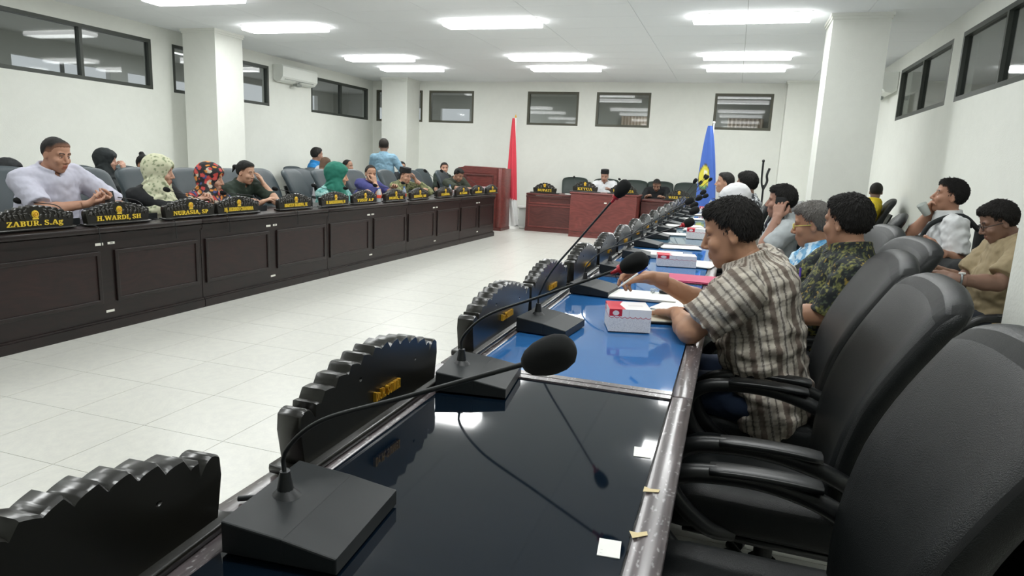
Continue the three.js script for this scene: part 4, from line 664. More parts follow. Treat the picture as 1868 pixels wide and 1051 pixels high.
// right wall
const W2 = person({ label: 'man in white shirt with dark straps drinking from a glass', group: GT, hip: [1.53, -5.6], head: [1.483, 1.29, -5.57], s: 1.1, hs: .87, yaw: -96, faceYaw: -94, pitch: 10, skin: 0xa36e50, strands: 1, hair: 'short', hairColor: 0x12100e, headCell: .0045, handCell: .005, shirtCell: .008, cloth: plain(0xd3d5d6, .04), sleeve: .86, loose: .02, fold: .008, handR: { at: [1.385, 1.165, -5.62], elbow: [1.30, .97, -5.72], dir: [.02, .75, .3], palm: [.5, 0, .5], curl: .7 }, handL: { at: [1.36, .93, -5.16], elbow: [1.52, .86, -5.30], dir: [-.7, .5, .1], palm: [-.4, .2, -.4], curl: .9 } });
const W3 = person({ label: 'man in khaki uniform shirt with glasses reading papers', group: GT, hip: [1.54, -4.62], head: [1.50, 1.175, -4.6], s: 1.08, hs: .85, yaw: -90, faceYaw: -92, pitch: -24, skin: 0x7a5039, strands: 1, hair: 'thick', hairColor: 0x14110e, glasses: 0x1b1b1b, headCell: .0045, handCell: .005, shirtCell: .008, cloth: plain(0x97886a), sleeve: .8, loose: .02, fold: .006, trousers: 0x1c222b, handL: { at: [1.235, .865, -4.28], elbow: [1.46, .85, -4.34], dir: [-1, .0, -.2], palm: [.1, -.5, -.8], curl: .6 }, handR: { at: [1.2, .88, -4.62], curl: .6 } });
person({ label: 'man in yellow sitting far back between pillar and right wall', group: GT, hip: [1.72, -10.2], head: [1.835, 1.22, -10.15], s: 1.08, yaw: -105, faceYaw: 175, skin: 0x6d4a37, hair: 'crop', headCell: .008, cloth: (u, w, k) => k !== 't' || w > .12 ? [.80, .60, .03] : [.65, .66, .62], sleeve: .9 });
// left row
const L1 = person({ label: 'heavy man in white short-sleeved shirt looking down at a phone', group: GQ, hip: [-5.22, -3.92], head: [-4.98, 1.304, -3.85], s: 1.16, hs: .88, fat: 1.22, belly: true, yaw: 84, twist: 4, faceYaw: 96, pitch: -13, skin: 0xb07a5c, hair: 'crop', hairColor: 0x161412, headCell: .0045, hairCell: .005, handCell: .005, shirtCell: .008, sleeve: .85, loose: .022, fold: .004, cloth: plain(0xc3c3d2, .04), handR: { at: [-4.80, .935, -3.93], elbow: [-4.86, .90, -3.62], dir: [.1, .12, -1], palm: [-.3, .5, 0], curl: .5 }, handL: { at: [-4.80, .93, -4.16], elbow: [-4.92, .88, -4.36], dir: [.1, .25, .6], palm: [-.6, .5, 0], curl: .6 } });
const mark = (a, b, f, th) => { const A = lin(a), B = lin(b); return (x, y, z) => n3(x * f, y * f, z * f) > th ? B : A; };
person({ label: 'woman in a cream headscarf and black dress', group: GQ, hip: [-5.38, -5.02], head: [-5.15, 1.165, -4.99], s: 1.06, hs: 1.08, yaw: 95, faceYaw: 122, pitch: -6, skin: 0xbd8b70, headCell: .006, cloth: plain(0x15171a), sleeve: 1.85, clothName: 'dress', collar: false, hijab: mark(0xcfd0b2, 0x8f9a78, 26, .45), handL: { at: [-4.86, .93, -5.22], curl: .6 }, handR: { at: [-4.82, .92, -5.1], curl: .6 } });
const flor = (x, y, z) => { const q = n3(x * 13, y * 13, z * 13), r = n3(x * 11 + 7, y * 11, z * 11); return q > .42 ? [.75, .28, .05] : q < -.5 ? [.62, .08, .07] : r > .45 ? [.70, .62, .50] : r < -.55 ? [.08, .10, .28] : [.022, .022, .024]; };
person({ label: 'woman in a black floral headscarf with orange and red flowers', group: GQ, hip: [-5.38, -5.68], head: [-5.15, 1.10, -5.64], s: 1.05, hs: 1.1, yaw: 95, faceYaw: 116, pitch: -8, skin: 0xb9866a, headCell: .006, cloth: (u, w, k, x, y, z) => flor(x, y, z), sleeve: 1.85, clothName: 'dress', collar: false, hijab: flor, hairCell: .007, handR: { at: [-4.84, .86, -5.62], curl: .5 }, handL: { at: [-4.84, .86, -5.86] } });
person({ label: 'man in dark green shirt with small ponytail resting cheek on hand', group: GQ, hip: [-5.38, -6.26], head: [-5.15, 1.158, -6.17], s: 1.06, yaw: 88, faceYaw: 96, pitch: -10, skin: 0xc09275, hair: 'pony', hairColor: 0x121412, headCell: .005, hairCell: .006, handCell: .005, cloth: plain(0x26342a), sleeve: .8, shirtCell: .01, handL: { at: [-5.03, 1.03, -6.33], elbow: [-4.84, .85, -6.30], dir: [-.35, .85, .2], palm: [-.8, .1, .4], curl: .3 }, handR: { at: [-4.84, .86, -6.05], curl: .4 } });
person({ label: 'woman in a dark green headscarf and teal patterned dress', group: GQ, hip: [-5.36, -8.0], head: [-5.12, 1.118, -7.94], s: 1.12, hs: 1.14, yaw: 92, faceYaw: 124, pitch: -6, skin: 0xb98463, headCell: .006, cloth: print(0x6fa7a3, [0xa9cfca, 0x47857f], 22, .15), sleeve: 1.85, clothName: 'dress', collar: false, hijab: () => [.012, .16, .11], handL: { at: [-4.85, .86, -8.2] }, handR: { at: [-4.80, .88, -8.0], curl: .5 } });
person({ label: 'man in purple-blue shirt covering his mouth with one hand', group: GQ, hip: [-5.38, -8.92], head: [-5.15, 1.14, -8.88], s: 1.08, yaw: 80, faceYaw: 46, pitch: -10, skin: 0xb17f60, hair: 'receding', headCell: .006, handCell: .0055, cloth: plain(0x3d3f78), sleeve: .9, handR: { at: [-5.02, 1.02, -8.78], elbow: [-4.86, .86, -8.62], dir: [-.3, .9, -.1], palm: [-.7, .2, -.3], curl: .7 }, handL: { at: [-4.86, .93, -9.06], elbow: [-5.02, .86, -9.18], dir: [.4, .5, .4], curl: .6 } });
person({ label: 'man in black cap and olive patterned shirt, hand on cheek', group: GQ, hip: [-5.36, -10.05], head: [-5.15, 1.10, -9.99], s: 1.06, yaw: 84, faceYaw: 76, pitch: -12, skin: 0xbb876a, hair: 'crop', peci: true, headCell: .006, cloth: print(0x6f7450, [0x9a9c70, 0x4d5238], 22, .15), sleeve: 1.7, handL: { at: [-5.03, 1.04, -10.14], elbow: [-4.84, .86, -10.26], dir: [-.3, .9, .2], palm: [-.7, .1, .4], curl: .6 }, handR: { at: [-4.82, .87, -9.8] } });
person({ label: 'smiling man in dark green shirt facing the room near the lectern', group: GQ, hip: [-5.93, -12.96], head: [-5.76, 1.212, -12.93], s: 1.04, yaw: 70, faceYaw: 34, skin: 0xb9856a, hair: 'short', headCell: .007, cloth: plain(0x2a352c), sleeve: .85 });
person({ label: 'dark-haired man in olive shirt bending his head down near the lectern', group: GQ, hip: [-5.32, -12.36], head: [-5.13, 1.112, -12.2], s: 1.08, yaw: 60, faceYaw: 70, pitch: -28, skin: 0x9c6c50, hair: 'thick', headCell: .007, cloth: plain(0x363c30), sleeve: .85, handR: { at: [-4.8, .87, -11.95] }, handL: { at: [-4.78, .87, -12.2] } });
// second row on the left
person({ label: 'person with black headscarf behind the chair at left picture edge', group: GS, hip: [-7.1, -4.9], head: [-6.9, 1.08, -4.84], s: 1.0, yaw: 90, faceYaw: 105, headCell: .009, cloth: plain(0x16181a), sleeve: 1.8, collar: false, hijab: () => [.012, .014, .016] });
person({ label: 'woman in a black headscarf by the left wall, hand at mouth', group: GS, hip: [-7.12, -5.98], head: [-6.9, 1.215, -5.94], s: 1.06, hs: .94, yaw: 95, faceYaw: 128, pitch: -4, skin: 0xc2917a, headCell: .007, cloth: plain(0x14171a), sleeve: 1.75, collar: false, hijab: () => [.012, .017, .018], handL: { at: [-6.77, 1.10, -6.06], dir: [-.1, .9, .1], palm: [-.8, 0, .2], curl: .8 } });
person({ label: 'person with a black topknot partly hidden behind cream headscarf', group: GS, hip: [-7.12, -6.5], head: [-6.9, 1.17, -6.47], s: 1.02, yaw: 90, faceYaw: 80, headCell: .008, hair: 'bun', hairColor: 0x0f0f0f, cloth: plain(0x1b2025), sleeve: 1.7 });
person({ label: 'man in bright blue shirt by the left wall turned away', group: GS, thigh: .3, hip: [-7.86, -11.36], head: [-7.75, 1.372, -11.32], s: 1.22, yaw: 120, faceYaw: 155, skin: 0x94674e, hair: 'thick', headCell: .007, cloth: plain(0x1f79b8), sleeve: .9 });
person({ label: 'woman with long brown hair in white top by the left wall', group: GS, hip: [-6.80, -10.0], head: [-6.58, 1.215, -9.86], s: 1.06, yaw: 150, faceYaw: 195, skin: 0xc39a80, hair: 'long', hairColor: 0x5a4433, headCell: .007, cloth: plain(0xc9c7cc), sleeve: 1.7, collar: false });
person({ label: 'man in dark shirt looking right behind the green headscarf', group: GS, hip: [-7.08, -11.1], head: [-6.9, 1.19, -11.06], s: 1.05, yaw: 90, faceYaw: 92, skin: 0xa9785c, hair: 'receding', headCell: .008, cloth: plain(0x20252b), sleeve: .9 });
person({ label: 'man in pale blue shirt standing with his back turned', group: GS, hip: [-6.6, -11.9], head: [-6.6, 1.605, -11.88], s: 1.05, hs: 1.12, sh: .90, stand: true, yaw: 203, faceYaw: 205, skin: 0x7d563f, hair: 'crop', hairColor: 0x1f1a15, headCell: .006, shirtCell: .01, fat: 1.12, sw: .185, cloth: plain(0x7fa2b6, .08), sleeve: 1.5, trousers: 0x2b3138, handL: { at: [-6.86, .96, -12.08], hint: [-.5, 0, .9] }, handR: { at: [-6.28, .96, -12.2], hint: [.8, 0, .7] } });
person({ label: 'person by the left wall just behind the black cap', group: GS, hip: [-7.1, -13.3], head: [-6.9, 1.19, -13.22], s: 1.02, yaw: 80, faceYaw: 40, skin: 0xbb8d70, hair: 'short', headCell: .008, cloth: plain(0x23282c), sleeve: .9 });
// head table
person({ label: 'speaker in white shirt and black cap at the head table', group: 'people at the head table', hip: [-2.62, -14.42], head: [-2.623, 1.19, -14.25], s: 1.08, yaw: 6, faceYaw: 4, pitch: -12, skin: 0xa97a62, hair: 'crop', peci: true, headCell: .006, cloth: plain(0xe2e4e6, .03), sleeve: 1.8, handL: { at: [-2.42, .92, -13.95] }, handR: { at: [-2.85, .92, -13.95] } });
person({ label: 'man in black bowing his head at the head table', group: 'people at the head table', hip: [-1.5, -14.4], head: [-1.512, 1.07, -14.18], s: 1.08, yaw: 4, faceYaw: 2, pitch: -38, skin: 0x9c7158, hair: 'crop', headCell: .006, cloth: plain(0x131619), sleeve: 1.8, handL: { at: [-1.33, .84, -13.85] }, handR: { at: [-1.66, .84, -13.85] } });
// ---------- flags ----------
function drape(h, r0, r1, lobes, ph, colorFn, squash = .6, spiral = 0) { // cloth hanging from a pole: a folded, tapering sheet with thickness
  const nu = 72, nv = 40, pos = [], idx = []; for (const sh of [0, 1]) for (let j = 0; j <= nv; j++) for (let i = 0; i <= nu; i++) { const v = j / nv, a = i / nu * Math.PI * 2, r = (r0 + (r1 - r0) * Math.pow(v, .8)) * (1 + .28 * Math.sin(a * lobes + ph + v * 3 + spiral * v)) - sh * .004; pos.push(Math.cos(a) * r + (r1 - r0) * v * .3, h * (1 - v) + .03 * Math.sin(a * 2 + ph) * v, Math.sin(a) * r * squash); }
  const st = (nu + 1) * (nv + 1); for (let j = 0; j < nv; j++) for (let i = 0; i < nu; i++) { const b = j * (nu + 1) + i; idx.push(b, b + 1, b + nu + 1, b + 1, b + nu + 2, b + nu + 1); const c = b + st; idx.push(c, c + nu + 1, c + 1, c + 1, c + nu + 1, c + nu + 2); }
  const g = new THREE.BufferGeometry(); g.setAttribute('position', new THREE.Float32BufferAttribute(pos, 3)); g.setIndex(idx); g.computeVertexNormals(); return paint(g, colorFn);
}
const cloth = std(0xffffff, .75, { vertexColors: true, side: THREE.DoubleSide });
{
  const t = thing('flag', 'red and white flag hanging on a pole beside the lectern', 'flag', [-4.50, 0, -13.72], 0, 'flags');
  part('pole', [cyl(.013, .013, 2.35, 0, 1.175, 0, 12)], M.white, t); part('finial', [new THREE.ConeGeometry(.02, .06, 10).translate(0, 2.38, 0), new THREE.SphereGeometry(.02, 10, 8).translate(0, 2.345, 0)], M.gold, t);
  const d = part('cloth', drape(1.72, .022, .105, 4, .6, (x, y, z) => y > .03 - .35 * Math.max(0, x - .02) ? [.62, .045, .07] : [.78, .78, .77], .55), cloth, t, 'red cloth'); d.position.set(-.04, .60, .02);
  const w = part('cloth', drape(.66, .08, .14, 5, 1.1, () => [.78, .79, .78], .6), cloth, t, 'white cloth'); w.position.set(-.02, .05, 0);
  part('stand', [cyl(.16, .18, .05, 0, .025, 0, 20)], M.white, t);
  const s = thing('pedestal_stool', 'small white marbled pedestal at the foot of the red and white flag', 'pedestal', [-4.28, 0, -13.95], .2);
  part('top', [rbox(.3, .05, .3, .012, 3, 3, 3).translate(0, .46, 0)], M.white, s); part('column', bx(.22, .43, .22, 0, .22, 0), std(0xd9dcd8, .5), s); part('foot', [rbox(.28, .04, .28, .01, 2, 2, 2).translate(0, .02, 0)], M.white, s);
}
{
  const t = thing('flag', 'blue flag with yellow emblem on a pole behind the right row', 'flag', [-.44, 0, -12.75], 0, 'flags');
  part('pole', [cyl(.013, .013, 2.24, 0, 1.12, 0, 12)], M.white, t); part('finial', [new THREE.SphereGeometry(.025, 10, 8).translate(0, 2.26, 0)], M.white, t);
  const d = part('cloth', drape(1.62, .03, .20, 4, 2.4, (x, y, z) => { const ex = (x + .02) / .10, ey = (y - .70) / .24, q = ex * ex + ey * ey; if (z > 0 && q < 1) return q > .78 ? [.10, .09, .03] : Math.abs(y - .80) < .03 && Math.abs(x) < .03 ? [.8, .8, .78] : y < .56 ? [.10, .30, .16] : [.68, .60, .06]; return [.06, .14, .50]; }, .6), cloth, t, 'blue cloth with a round yellow emblem'); d.position.set(-.06, .58, .03);
  part('stand', [cyl(.16, .18, .05, 0, .025, 0, 20)], M.white, t);
}
// ---------- air conditioners ----------
function airCon(label, pos, turn) {
  const t = thing('air_conditioner', label, 'air conditioner', pos, turn, 'wall air conditioners');
  const s = new THREE.Shape([[0, .04], [0, .3], [.19, .3], [.215, .27], [.21, .09], [.15, .02], [.06, .0]].map(p => new THREE.Vector2(...p)));
  part('casing', boxUV(new THREE.ExtrudeGeometry(s, { depth: 1.1, bevelEnabled: true, bevelSize: .008, bevelThickness: .01, bevelSegments: 2 }).translate(0, 0, -.55).rotateY(-Math.PI / 2).scale(1, 1, 1)), M.acWhite, t);
  part('outlet', [bx(.92, .02, .02, 0, .055, .178).rotateX(.0)], std(0x4a4f4a, .6), t); part('louvre', [bx(.42, .006, .05, -.26, .035, .185), bx(.42, .006, .05, .26, .035, .185)], M.acWhite, t); part('bracket', [bx(.14, .05, .1, .0, -.02, .13), bx(.05, .09, .05, 0, .0, .16)], M.acGrey, t);
  return t;
}
airCon('white split air conditioner high on the left wall between windows', [XL + .012, 2.74, -11.66], Math.PI / 2);
airCon('air conditioner high on the right wall, half hidden by the pillar', [XR - .012, 2.68, -12.2], -Math.PI / 2);
// ---------- things on the desks ----------
const tissueTex = (() => {
  const c = document.createElement('canvas'); c.width = 256; c.height = 128; const x = c.getContext('2d'), r = rng(5); x.fillStyle = '#f1eeee'; x.fillRect(0, 0, 256, 128); x.fillStyle = '#b9b6bd'; for (let i = 0; i < 900; i++) x.fillRect(r() * 256, 52 + r() * 76, 1.6, 1.6);
  x.fillStyle = '#f6f3f3'; x.fillRect(0, 0, 256, 44); x.fillStyle = '#cf2238'; x.fillRect(0, 0, 78, 40); x.fillStyle = '#f4e9e9'; x.beginPath(); x.ellipse(40, 22, 20, 14, 0, 0, 7); x.fill(); x.strokeStyle = '#c2263a'; x.lineWidth = 3; x.beginPath(); for (let i = 0; i < 8; i++) { x.moveTo(i * 32, 42); x.quadraticCurveTo(i * 32 + 16, 58, i * 32 + 32, 42); } x.stroke(); x.fillStyle = '#d9c9cc'; x.fillRect(120, 8, 2, 34); const t = new THREE.CanvasTexture(c); t.colorSpace = THREE.SRGBColorSpace; return t;
})();
const tissueTop = (() => { const c = document.createElement('canvas'); c.width = 256; c.height = 128; const x = c.getContext('2d'); x.fillStyle = '#f3f0f0'; x.fillRect(0, 0, 256, 128); x.fillStyle = '#cf2a3e'; x.beginPath(); x.moveTo(0, 0); x.lineTo(110, 0); x.lineTo(80, 50); x.lineTo(100, 128); x.lineTo(0, 128); x.fill(); x.fillStyle = '#e7e2e2'; x.fillRect(130, 50, 90, 26); const t = new THREE.CanvasTexture(c); t.colorSpace = THREE.SRGBColorSpace; return t; })();
const tissueSide = std(0xffffff, .55, { map: tissueTex }), tissueLid = std(0xffffff, .55, { map: tissueTop });
function tissueBox(label, pos, turn, s = [.185, .085, .115]) {
  const t = thing('tissue_box', label, 'tissue box', pos, turn, 'red and white tissue boxes'); const sd = new THREE.PlaneGeometry(s[0], s[1]), en = new THREE.PlaneGeometry(s[2], s[1]);
  part('carton', merge([sd.clone().translate(0, s[1] / 2, s[2] / 2), sd.clone().rotateY(Math.PI).translate(0, s[1] / 2, -s[2] / 2), en.clone().rotateY(Math.PI / 2).translate(s[0] / 2, s[1] / 2, 0), en.clone().rotateY(-Math.PI / 2).translate(-s[0] / 2, s[1] / 2, 0), new THREE.PlaneGeometry(s[0], s[2]).rotateX(Math.PI / 2).translate(0, .0004, 0)]), tissueSide, t); part('lid', new THREE.PlaneGeometry(s[0], s[2]).rotateX(-Math.PI / 2).translate(0, s[1], 0), tissueLid, t); return t;
}
tissueBox('red and white tissue box on the blue desk before the plaid-shirt man', [-.335, DH, -2.49], .28, [.155, .085, .15]);
tissueBox('second red and white tissue box beyond the pink folder', [-.30, DH, -4.32], .15, [.24, .07, .13]);
tissueBox('tissue box halfway down the right desks by a stack of papers', [-.25, DH, -6.2], .1, [.22, .09, .12]);
tissueBox('red tissue box far down the right row', [-.35, DH, -10.2], .1);
tissueBox('small red tissue packet between the WARDI and NURASIA plates', [LX(-4.25) - .2, DH, -4.22], LT, [.07, .1, .06]);
tissueBox('pink and white tissue box right of the man in dark green', [LX(-5.6) - .22, DH, -5.62], LT, [.14, .09, .1]);
tissueBox('tissue box among the far left nameplates by the man bending down', [LX(-10.4) - .15, DH, -10.38], LT, [.12, .1, .08]);
tissueBox('red and white tissue box at the far end of the left row', [LX(-11.85) - .15, DH, -11.78], LT, [.12, .13, .08]);
function sheets(label, x, z, turn, w, d, n, mat = M.paper, group = 'papers on the desks') { const gs = [], r = rng(Math.round(z * 100)); for (let i = 0; i < n; i++) gs.push(bx(w, .0011, d, 0, .0006 + i * .0014, 0).rotateY((r() - .5) * .12).translate((r() - .5) * .01, 0, (r() - .5) * .01)); return one('paper_stack', label, 'papers', gs, mat, [x, DH, z], turn, group); }
sheets('white papers under the hand of the plaid-shirt man', -.36, -3.14, .12, .30, .21, 8);
sheets('loose white sheets beside the paper stack near the plaid-shirt man', -.16, -3.0, -.3, .21, .28, 3);
sheets('large white paper stack beyond the pink folder', -.46, -4.72, .1, .34, .24, 18);
sheets('papers partly under the second tissue box', -.18, -4.45, -.2, .24, .3, 6);
sheets('white sheets by the phone-speaking man', -.35, -5.35, .2, .3, .22, 5); sheets('papers halfway down the right row', -.5, -6.4, .3, .28, .21, 6); sheets('stack of papers beyond the middle of right row', -.45, -7.3, .2, .36, .26, 14); sheets('large bundle of papers before the man in patterned shirt', -.28, -7.0, -.1, .3, .24, 10); sheets('papers toward the far end of the right row', -.4, -8.6, .3, .3, .22, 8); sheets('farthest papers on the right row', -.35, -9.6, .2, .3, .22, 6);
sheets('white paper before the man in purple', LX(-7.9) - .25, -7.86, .1, .2, .28, 4); sheets('white papers on the left wing of the head table', -3.2, -13.62, .2, .21, .29, 5);
one('document_folder', 'pink folder on the blue desk beyond the plaid-shirt man', 'folder', [rbox(.34, .008, .25, .002, 2, 2, 2).translate(0, .004, 0), rbox(.335, .003, .245, .001, 2, 2, 2).translate(.004, .0105, 0)], M.pink, [-.20, DH, -3.78], .06);
{
  const t = thing('notebook', 'open cream notebook under the left hand of plaid-shirt man', 'notebook', [-.17, DH, -2.735], .25); part('pages', [rbox(.15, .012, .2, .002, 2, 2, 2).translate(-.07, .008, 0), rbox(.15, .010, .2, .002, 2, 2, 2).translate(.076, .007, 0)], std(0xe9e4cf, .8), t); part('cover', bx(.31, .003, .21, 0, .0015, 0), M.black, t);
  const k = thing('key_pouch', 'black key pouch with metal ring on the papers', 'keys', [-.27, DH + .0125, -3.22], .1); part('pouch', [rbox(.10, .016, .035, .006, 4, 3, 3).translate(.03, .008, 0)], M.black, k); part('key_ring', [new THREE.TorusGeometry(.016, .002, 6, 20).rotateX(1.2).translate(-.045, .0145, 0)], M.chrome, k); part('key', [bx(.004, .003, .045, -.05, .004, .02), new THREE.TorusGeometry(.008, .003, 6, 12).rotateX(1.57).translate(-.05, .004, .0)], M.steel, k);
}
const penG = (col) => [[bar([0, 0, -.07], [0, 0, .045], .004, 8), bar([0, 0, .045], [0, 0, .065], .004, 8, .0012)], [bar([0, 0, -.072], [0, 0, -.03], .0048, 8), bx(.002, .002, .035, 0, .006, -.05)]];
{
  const p = [-.335, .985, -2.53], t = thing('ballpoint_pen', 'blue and white pen held by the plaid-shirt man', 'pen', p); const [a, b] = penG(); part('barrel', a, M.white, t); part('cap', b, std(0x2b57b8, .4), t); t.lookAt(p[0] - .12, p[1] - .10, p[2] + .06);
  const q = thing('eyeglasses', 'dark-framed eyeglasses lying on the blue desk behind the microphone', 'glasses', [-.5, DH, -3.55], .3); part('rims', [new THREE.TorusGeometry(.024, .002, 6, 20).translate(-.032, .024, 0), new THREE.TorusGeometry(.024, .002, 6, 20).translate(.032, .024, 0), bar([-.009, .03, 0], [.009, .03, 0], .002, 6)], M.black, q); part('temple', [bar([-.056, .03, 0], [-.06, .004, -.13], .002, 6)], M.black, q); part('temple', [bar([.056, .03, 0], [.06, .004, -.13], .002, 6)], M.black, q);
}
function phoneAt(label, p, look) { const t = thing('mobile_phone', label, 'phone', p, 0, 'mobile phones'); part('case', [rbox(.072, .145, .009, .004, 4, 4, 2)], M.black, t); part('screen', bx(.066, .136, .001, 0, 0, .0048), M.phone, t); t.lookAt(...look); return t; }
phoneAt('black phone held by the heavy man in white', [-4.79, .99, -4.13], [-4.64, 1.29, -4.02]);
{ const p = R3.palm('L', 0, -.022, .08); phoneAt('dark phone at the ear of the man in light grey', p, [p[0] + .2, p[1], p[2] - 1]); const q = W2.palm('L', 0, -.03, .085); phoneAt('dark phone in the lowered hand of the drinking man', q, [q[0] + .2, q[1] + .7, q[2] + .5]); }
{
  const p = [1.335, 1.195, -5.55], t = thing('drinking_glass', 'clear drinking cup at the lips of the man in white', 'cup', p); part('cup', [new THREE.LatheGeometry([[.0, -.045], [.026, -.045], [.034, .045], [.0325, .045], [.025, -.042], [0, -.042]].map(v => new THREE.Vector2(...v)), 20)], phy(0xe6ebe8, .15, { transmission: .35, thickness: 0 }), t); t.rotation.set(.2, 0, .6);
  const b = thing('backpack', 'dark backpack on the back of the man drinking', 'backpack', [W2.at(0, .5, -.22)[0], W2.at(0, .5, -.22)[1] - .2, W2.at(0, .5, -.22)[2]], -96 * DEG); part('bag', [rbox(.34, .46, .17, .06, 8, 10, 5).translate(0, .22, -.02)], std(0x1b1f21, .8), b); part('pocket', [rbox(.24, .2, .05, .02, 4, 4, 3).translate(0, .14, -.11)], std(0x22272a, .8), b);
  const inv = new THREE.Matrix4().makeRotationY(96 * DEG), lp = (a, c, d) => V(...W2.at(a, c, d)).sub(b.position).applyMatrix4(inv).toArray();
  for (const s of [-1, 1]) part('strap', [tube([lp(s * .09, .88, -.15), lp(s * .10, 1.045, -.06), lp(s * .105, 1.03, .04), lp(s * .115, .9, .135), lp(s * .13, .65, .165), lp(s * .16, .45, .11), lp(s * .13, .35, -.12)], .017, 40, 8)], std(0x1d2224, .8), b);
  const g = thing('jacket_bundle', 'black bag with white lettering between the two men by the right wall', 'bag', [1.42, .50, -5.08], -1.2); part('bag', [rbox(.42, .4, .2, .08, 10, 10, 6, (x, y, z) => [x + .02 * n3(x * 8, y * 8, z * 8), y + .2 + .015 * n3(x * 9, 4, z * 9), z + .02 * n3(x * 8, y * 8, 9)])], std(0x1c1f20, .85), g); const tg = part('lettering', [textGeo('PRES', .05, .004, .15, fontSans)], M.paper, g); tg.position.set(.02, .22, .108);
  const st = thing('side_chair', 'dark stacking chair carrying the black bag by the right wall', 'chair', [1.46, 0, -5.06], -Math.PI / 2); part('seat', [rbox(.42, .05, .4, .02, 4, 3, 4).translate(0, .475, 0)], M.leather, st); part('backrest', [rbox(.4, .3, .04, .018, 4, 4, 2).translate(0, .8, -.21)], M.leather, st); for (const [x, z] of [[-.18, -.18], [.18, -.18], [-.18, .17], [.18, .17]]) part('leg', [bar([x, 0, z], [x, z < 0 ? .9 : .46, z < 0 ? z - .01 : z], .011)], M.black, st);
  const pz = W3.palm('L', 0, -.02, .09); const w = thing('paper_bundle', 'white paper held by the man in khaki', 'papers', [pz[0] - .03, pz[1] + .005, pz[2] - .14], .2, 'papers on the desks'); part('sheet', [bx(.3, .004, .21, 0, 0, 0), bx(.29, .003, .2, .005, .004, .004)], M.paper, w); w.rotation.z = -.12;
  const wt = thing('wrist_watch', 'silver watch on the wrist of the man in khaki', 'watch', W3.palm('L', 0, 0, -.025)); part('band', [new THREE.TorusGeometry(.034, .006, 8, 24)], M.steel, wt); part('dial', [cyl(.017, .017, .008, 0, .036, 0, 18)], M.white, wt); wt.lookAt(...W3.palm('L', 0, 0, .1));
  const pe = thing('ballpoint_pen', 'purple and red pens in the pocket of the black and gold shirt', 'pen', [0, 0, 0]); const pp = R1.at(.085, .66, .155); pe.position.set(...pp); const [a, c] = penG(); part('barrel', a, std(0x5a3fb0, .4), pe); part('cap', c, std(0x5a3fb0, .4), pe); pe.rotation.x = Math.PI / 2 - .2;
}
// bottles, cups
function bottle(label, x, z, col = 0xdfe7ea, cap = 0x2c63b5, y = DH, s = 1) { const t = thing('water_bottle', label, 'bottle', [x, y, z], 0, 'water bottles on the desks'); part('flask', [new THREE.LatheGeometry([[0, 0], [.03, 0], [.032, .01], [.031, .11], [.026, .14], [.012, .165], [.011, .18], [0, .18]].map(p => new THREE.Vector2(p[0] * s, p[1] * s)), 18)], phy(col, .15, { transmission: .55, thickness: 0 }), t); part('cap', [cyl(.013 * s, .013 * s, .016 * s, 0, .186 * s, 0, 12)], std(cap, .4), t); part('wrap', [cyl(.0325 * s, .0325 * s, .04 * s, 0, .075 * s, 0, 18)], std(0xd9503a, .5), t); return t; }
bottle('small bottle with orange wrap right of the man in purple', LX(-7.9) - .12, -7.98); bottle('pale bottle before the man with black cap', LX(-8.7) - .12, -8.68, 0xb8c6d8); bottle('bottle by the second to last plate of the left row', LX(-10.2) - .12, -10.25, 0xdfe7ea); bottle('bottle far down the right desks', -.25, -8.2); bottle('bottle on the right desks near the blue flag', -.3, -10.6);
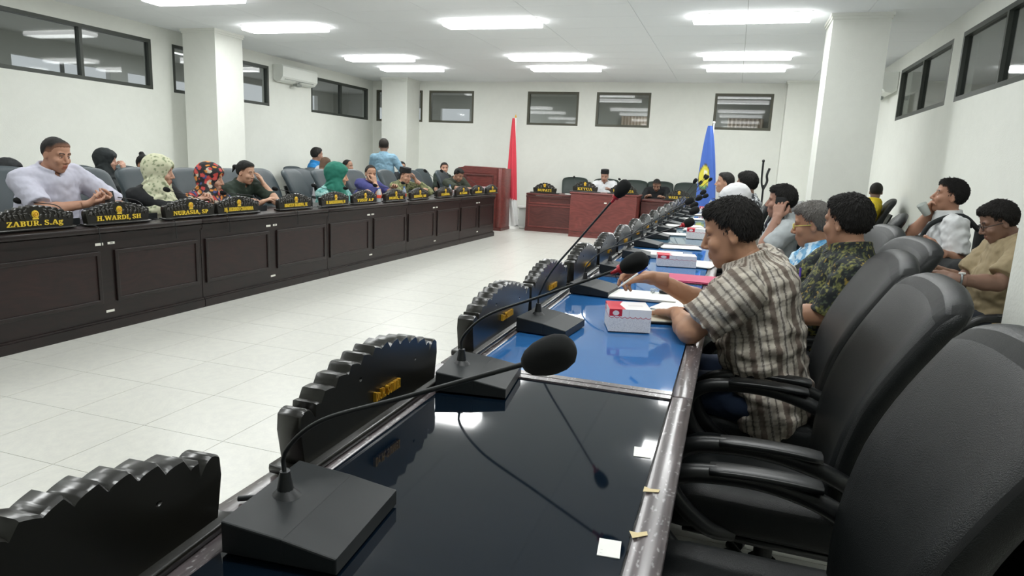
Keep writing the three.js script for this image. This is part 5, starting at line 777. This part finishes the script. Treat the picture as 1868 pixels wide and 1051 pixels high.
for (const [z, l] of [[-7.02, 'white cups beside the plate before the empty chairs'], [-9.35, 'small white cup near the black-capped man'], [-11.15, 'white cup near the lectern end of the left row']]) { const x = LX(z) - .18; const t = thing('white_cup', l, 'cup', [x, DH, z], 0, 'white cups'); part('bowl', [new THREE.LatheGeometry([[0, 0], [.025, 0], [.036, .06], [.034, .06], [.023, .004], [0, .004]].map(p => new THREE.Vector2(...p)), 18)], M.white, t); part('handle', [new THREE.TorusGeometry(.016, .004, 6, 14).translate(.044, .032, 0)], M.white, t); }
// cables hanging from the left desks, and the near microphone leads
[[-3.68, 0], [-4.38, 1], [-5.0, 2], [-6.0, 3], [-6.55, 4]].forEach(([z, i]) => one('microphone_cable', `thin dark cable over the left desk edge, ${ordinals[i]} from the left`, 'cable', [tube([[LX(z) - .2, DH + .006, z + .02], [LX(z) - .06, DH + .006, z], [LX(z) + .044, DH + .005, z - .01], [LX(z) + .052, DH - .05, z - .02], [LX(z) + .03, DH - .15, z - .05]], .0035, 24, 6)], M.plastic, [0, 0, 0], 0, 'cables of the left microphones'));
[[-.80, 0], [-.86, 1]].forEach(([z, i]) => one('microphone_cable', `dark lead behind the nearest microphone, ${i ? 'farther' : 'nearer'} of two`, 'cable', [tube([[-.688, DH + .02, z], [-.705, DH + .018, z - .005], [-.73, DH + .01, z - .02], [-.762, DH + .006, z - .01]], .005, 20, 8)], M.plasticGrey, [0, 0, 0], 0, 'leads of the nearest microphone'));
// dark forked stand behind the right row
{ const t = thing('forked_stand', 'dark tripod stand with forked top against the far right wall', 'stand', [.37, 0, -9.3], .3); part('pole', [cyl(.012, .014, 1.25, 0, .63, 0, 10)], M.black, t); part('prong', [tube([[0, 1.2, 0], [-.03, 1.3, 0], [-.035, 1.55, 0]], .013, 12, 8), new THREE.SphereGeometry(.02, 8, 6).translate(-.035, 1.56, 0)], M.black, t); part('prong', [tube([[0, 1.2, 0], [.04, 1.3, 0], [.03, 1.38, 0], [.055, 1.47, 0]], .016, 14, 8)], M.black, t); for (let k = 0; k < 3; k++) { const a = k * 2.1; part('leg', [bar([0, .35, 0], [Math.cos(a) * .28, .01, Math.sin(a) * .28], .01)], M.black, t); } }

// beige curtains added in the passage, standing in for reflections in the far windows
for (const [x0, x1, y0, y1, l] of [[-.29, .55, 2.10, 2.72, 'beige curtain standing in for a reflection in the far window behind the blue flag'], [-2.96, -2.25, 2.14, 2.72, 'beige curtain standing in for a reflection in the far window above the man in black']]) {
  const n = 60, pts = []; for (let i = 0; i <= n; i++) pts.push(new THREE.Vector2(x0 + (x1 - x0) * i / n, .03 * Math.sin(i * .9))); for (let i = n; i >= 0; i--) pts.push(new THREE.Vector2(x0 + (x1 - x0) * i / n, .03 * Math.sin(i * .9) + .004));
  one('reflection_curtain', l, 'curtain', [new THREE.ExtrudeGeometry(new THREE.Shape(pts), { depth: y1 - .01, bevelEnabled: false }).rotateX(Math.PI / 2).translate(0, y1, 0)], std(0xe6d6c8, .85), [0, 0, ZB - 3.05], 0, 'curtains added for window reflections');
}
renderer.render(scene, camera);
